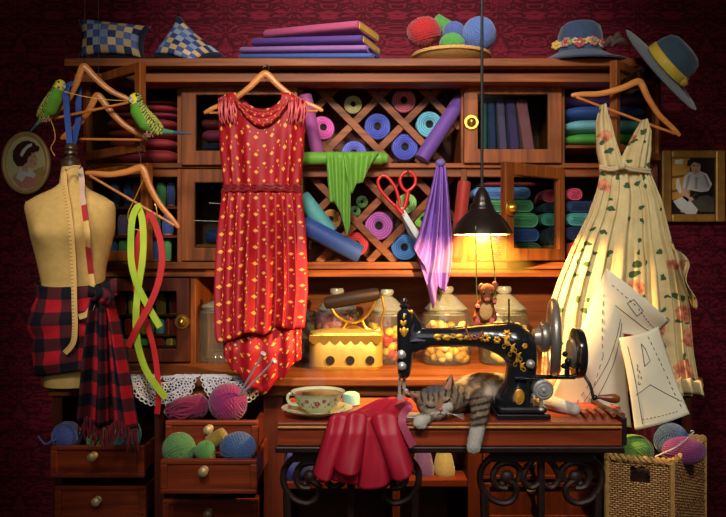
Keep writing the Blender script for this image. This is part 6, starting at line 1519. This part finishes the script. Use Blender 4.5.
# ---------------------------------------------------------------- wicker basket
def wicker():
    m, nt, b = newmat('wicker', .75, 0, .2)
    br = nd(nt, 'ShaderNodeTexBrick', Vector=coords(nt, 'UV', (1, 1, 1)), Scale=1.0)
    br.inputs['Color1'].default_value = lin((246, 200, 130)); br.inputs['Color2'].default_value = lin((214, 152, 88)); br.inputs['Mortar'].default_value = lin((120, 74, 42))
    br.inputs['Mortar Size'].default_value = .012; br.inputs['Brick Width'].default_value = .08; br.inputs['Row Height'].default_value = .034; br.inputs['Mortar Smooth'].default_value = .6
    nt.links.new(br.outputs[0], b.inputs['Base Color']); bump(nt, b, M(nt, 'SUBTRACT', 1.0, br.outputs[1]), .004, .9); return m
WICK = wicker()
B0, B1, B2 = P(607, 459, 2.02), P(672, 463, 1.96), P(704, 451, 2.22)
z1 = P(0, 461, 1.98).z; z0 = z1 - .30
A_, Bc, Cc = V((B0.x, B0.y, 0)), V((B1.x, B1.y, 0)), V((B2.x, B2.y, 0)); Dd = A_ + Cc - Bc
bk = thing('wicker_basket', 'square wicker basket holding yarn at the right of the table', 'basket', (A_ + Cc) / 2 + V((0, 0, z0)))
def wall(p, q, name, hole=False):
    dirn = (q - p).normalized(); nrm = V((dirn.y, -dirn.x, 0)); mb = MB(); Lw = (q - p).length
    def fn(u, v):
        r0 = .004 * sin(u * Lw * 230) * (1 if int(v * 30) % 2 else -1)
        return lerp(p, q, u) + nrm * r0 + V((0, 0, lerp(z0, z1, v)))
    if not hole: mb.grid(fn, 60, 30, us=Lw * 6, vs=1.8)
    else:
        nu, nv = 60, 30; g_ = [[mb.bm.verts.new(fn(i / nu, j / nv)) for i in range(nu + 1)] for j in range(nv + 1)]
        for j in range(nv):
            for i in range(nu):
                u, v = (i + .5) / nu, (j + .5) / nv
                if .36 < u < .66 and .80 < v < .92: continue
                mb.f([g_[j][i], g_[j][i + 1], g_[j + 1][i + 1], g_[j + 1][i]], [((i + a) / nu * Lw * 6, (j + b) / nv * 1.8) for a, b in ((0, 0), (1, 0), (1, 1), (0, 1))])
    return mb.build(name, WICK, bk, ang=180, solid=.006)
wall(A_, Bc, 'front_side', True); wall(Bc, Cc, 'right_side'); wall(Cc, Dd, 'back_side'); wall(Dd, A_, 'left_side')
mb = MB()
cor = [A_, Bc, Cc, Dd]
for i in range(4):
    p, q = cor[i], cor[(i + 1) % 4]
    for s_ in range(2):
        pts = []
        for k_ in range(31): t = k_ / 30; pts.append(lerp(p, q, t) + V((.005 * cos(t * 34 + s_ * PI), .005 * cos(t * 34 + s_ * PI), z1 + .002 + .005 * sin(t * 34 + s_ * PI))))
        mb.tube(pts, .0065, 6)
for c in cor: mb.tube([c + V((0, 0, z0)), c + V((0, 0, z1))], .008, 8)
mb.build('braided_rim', STRAW, bk)
MB().obox((A_ + Cc) / 2 + V((0, 0, z0 + .004)), (Bc - A_) / 2 * .98, (Cc - Bc) / 2 * .98, (0, 0, .004)).build('bottom', WICK, bk, smooth=False)
stl = thing('stool', 'low dark stool carrying the wicker basket', 'stool', (A_ + Cc) / 2)
m_ = (A_ + Cc) / 2; MB().obox(m_ + V((0, 0, z0 - .016)), (Bc - A_) / 2 * 1.04, (Cc - Bc) / 2 * 1.04, (0, 0, .015)).build('seat', DX, stl, smooth=False, bevel=.004)
for c in cor:
    q_ = lerp(c, m_, .12); MB().tube([q_ + V((0, 0, 0)), q_ + V((0, 0, z0 - .031))], .016, 10).build('leg', DZ, stl)
g = 'yarn in the wicker basket'
ball(634, 450, 2.06, 16.5, (92, 142, 50), 'green yarn ball at the left of the wicker basket', g, (1.05, 1, .85))
ball(671, 440, 2.10, 15.5, (60, 92, 160), 'blue yarn ball behind the purple one in the wicker basket', g)
ball(684, 451, 2.05, 15, (136, 50, 120), 'purple yarn ball pierced by a crochet hook in the wicker basket', g, (1.35, .8, .85))
ball(640, 470, 2.08, 17, (110, 70, 60), 'brown yarn ball deep in the wicker basket, glimpsed through its handle hole', g)
tag(MB().tube(smooth_path([P(655, 457, 2.0), P(676, 447, 1.985), P(692, 434, 2.0), P(693, 431, 2.0), P(690.5, 431.5, 2.0)], 5), .0022, 8).build('crochet_hook', STEEL), 'thin metal crochet hook stuck in the purple yarn of the basket', 'crochet hook')
rcl = MB()
rcl.grid(lambda u, v: P(lerp(624, 664, u), lerp(421 + 6 * abs(u - .5), 452, v), 2.24) + V((0, -.03 * sin(PI * u) * (.5 + v) + .01 * sin(u * 17), 0)), 24, 12)
tag(rcl.build('red_cloth', cloth((150, 28, 40), .6), solid=.004, ang=180), 'dark red cloth bunched behind the basket yarn', 'fabric')

# ---------------------------------------------------------------- yarn in the drawers, things under the table
g = 'yarn in the far left drawer'
ball(67, 436, 2.245, 13.5, (70, 92, 184), 'blue yarn ball with a loose end in the far left drawer', g, tail=[(52, 441, 2.19), (45, 444, 2.18), (38, 436, 2.18)])
ball(101, 440, 2.245, 13, (98, 158, 76), 'green yarn ball under the scarf fringe in the far left drawer', g)
ball(123, 435, 2.26, 15, (84, 150, 150), 'teal yarn ball at the right of the far left drawer', g, (1.1, 1, 1.15))
g = 'yarn in the middle drawers'
ball(179, 449, 2.085, 14.5, (104, 164, 88), 'pale green yarn ball at the left of the lower middle drawer', g, (1.05, 1, 1.05))
ball(205, 451, 2.065, 9.5, (90, 160, 80), 'small green yarn ball in the middle of the lower drawer', g)
ball(238, 447.5, 2.083, 15, (66, 98, 158), 'blue yarn ball at the right of the lower middle drawer', g, (1.12, 1, .95))
bobbin(208, 444, 226, 433, 2.11, 7.5, (158, 126, 50), 'olive yellow yarn cone lying slanted in the lower middle drawer', 'yarn cones')
bobbin(201, 459, 215, 459, 2.06, 6, (170, 124, 46), 'ochre yarn cone low under the small green ball', 'yarn cones')
ball(228, 403, 2.205, 18, (150, 34, 102), 'magenta yarn ball stuck with two knitting needles above the upper middle drawer', g)
MB_ = MB(); bsk0, bsk1 = P(164, 412, 2.21), P(210, 404, 2.21); Lk = (bsk1 - bsk0).length
prof = [(.004, 0), (.024, Lk * .1), (.03, Lk * .3)] + [(.034 + .003 * (i % 2), Lk * (.36 + i * .05)) for i in range(10)] + [(.026, Lk * .9), (.006, Lk)]
MB_.lathe(prof, bsk0, bsk1 - bsk0, 24); rr = random.Random(8)
for i in range(9): MB_.tube(smooth_path([lerp(bsk0, bsk1, .1 + .02 * i) + V((0, -.03, .012 * sin(i))), lerp(bsk0, bsk1, .5) + V((0, -.037, .024 * sin(i * 1.9))), lerp(bsk0, bsk1, .92) + V((0, -.026, .012 * cos(i)))], 4), .003, 5)
tag(MB_.build('yarn_skein', yarn((140, 28, 76)), ang=70), 'dark pink twisted skein lying beside the magenta ball', 'yarn skein')
for i, (x0, y0, x1, y1) in enumerate(((263, 354, 236, 400), (274, 361, 238, 398))):
    t = thing('knitting_needle', ['longer, more upright grey knitting needle', 'shorter, more slanted grey knitting needle'][i] + ' stuck in the magenta yarn ball', 'knitting needle', P(x1, y1, 2.17), 'knitting needles'); a, b = P(x0, y0, 2.10), P(x1, y1, 2.185)
    NM = plain('grey_needle', (190, 176, 186), .4, .2, .5)
    MB().tube([a, lerp(a, b, .9), b], [.0032, .0032, .0008], 8).build('shaft', NM, t); MB().lathe([(.0075, -.002), (.0085, .0), (.0085, .003), (.004, .005)], a, a - b, 14).build('end_cap', NM, t)
def bag(px, yb, w_, h_, c, label, d=2.40, c2=None):
    b = P(px, yb, d); r0 = S(w_ / 2, d); hh = S(h_, d)
    mb = MB(); mb.lathe([(r0 * .8, 0), (r0, hh * .1), (r0 * .98, hh * .35), (r0 * .72, hh * .7), (r0 * .42, hh * .9), (r0 * .5, hh)], b, n=28); return tag(mb.build('yarn_cone', yarn(c), ang=70), label, 'yarn cone', 'cones under the table')
bag(423, 480, 22, 38, (110, 76, 170), 'purple cone of thread on the low shelf beside the crimson cloth')
bag(444, 480, 22, 36, (170, 158, 120), 'cream cone of thread on the low shelf beside the purple one')
pb = MB(); pad(pb, P(303, 464, 2.42), S(18, 2.42), .09, S(16, 2.42), .5, .5, 3); tag(pb.build('folded_fabric', cloth((54, 66, 160), .6), ang=180), 'blue folded cloth on the low shelf behind the left iron leg', 'folded fabric')

# ---------------------------------------------------------------- lights
def area(name, loc, target, size, energy, c, sy=None):
    l = bpy.data.lights.new(name, 'AREA'); l.size = size; l.energy = energy; l.color = c
    if sy: l.shape = 'RECTANGLE'; l.size_y = sy
    o = bpy.data.objects.new(name, l); COL.objects.link(o); o.location = loc; o.rotation_euler = (V(target) - V(loc)).to_track_quat('-Z', 'Y').to_euler(); return o
def spot(name, loc, target, ang, energy, c, blend=1.0, radius=.15):
    l = bpy.data.lights.new(name, 'SPOT'); l.energy = energy; l.color = c; l.spot_size = math.radians(ang); l.spot_blend = blend; l.shadow_soft_size = radius
    o = bpy.data.objects.new(name, l); COL.objects.link(o); o.location = loc; o.rotation_euler = (V(target) - V(loc)).to_track_quat('-Z', 'Y').to_euler(); return o
spot('added_spot', (-.25, .15, 2.45), (.0, 2.4, 1.45), 56, 240, (1, .93, .82), 1.0, .16)  # added key light, no fixture there; soft cone leaves the edges dark
spot('added_spot', (.1, 1.3, 2.58), (.10, 2.95, 2.04), 68, 100, (1, .92, .85), 1.0, .1)  # added to brighten the wallpaper above the hutch
spot('added_spot', (.75, .1, 2.55), (.25, 2.4, 1.25), 54, 110, (1, .95, .88), 1.0, .2)  # second added key, from the right
spot('added_spot', (-.95, .3, 2.4), (-.80, 2.1, 1.2), 26, 60, (1, .9, .72), 1.0, .1)  # added to light up the dress form
spot('added_spot', (1.0, .4, 2.4), (.88, 2.0, .62), 24, 60, (1, .95, .85), 1.0, .1)  # added to brighten the basket
area('added_fill', (0, -.9, 1.9), (0, 2.5, 1.1), 1.2, 9, (.95, 1, .92))  # unseen soft fill, added to lift the shadows
spot('pendant_bulb_light', lc + V((0, 0, .004)), lc + V((.0, .30, -.22)), 150, 84, (1, .62, .20), .35, .008)
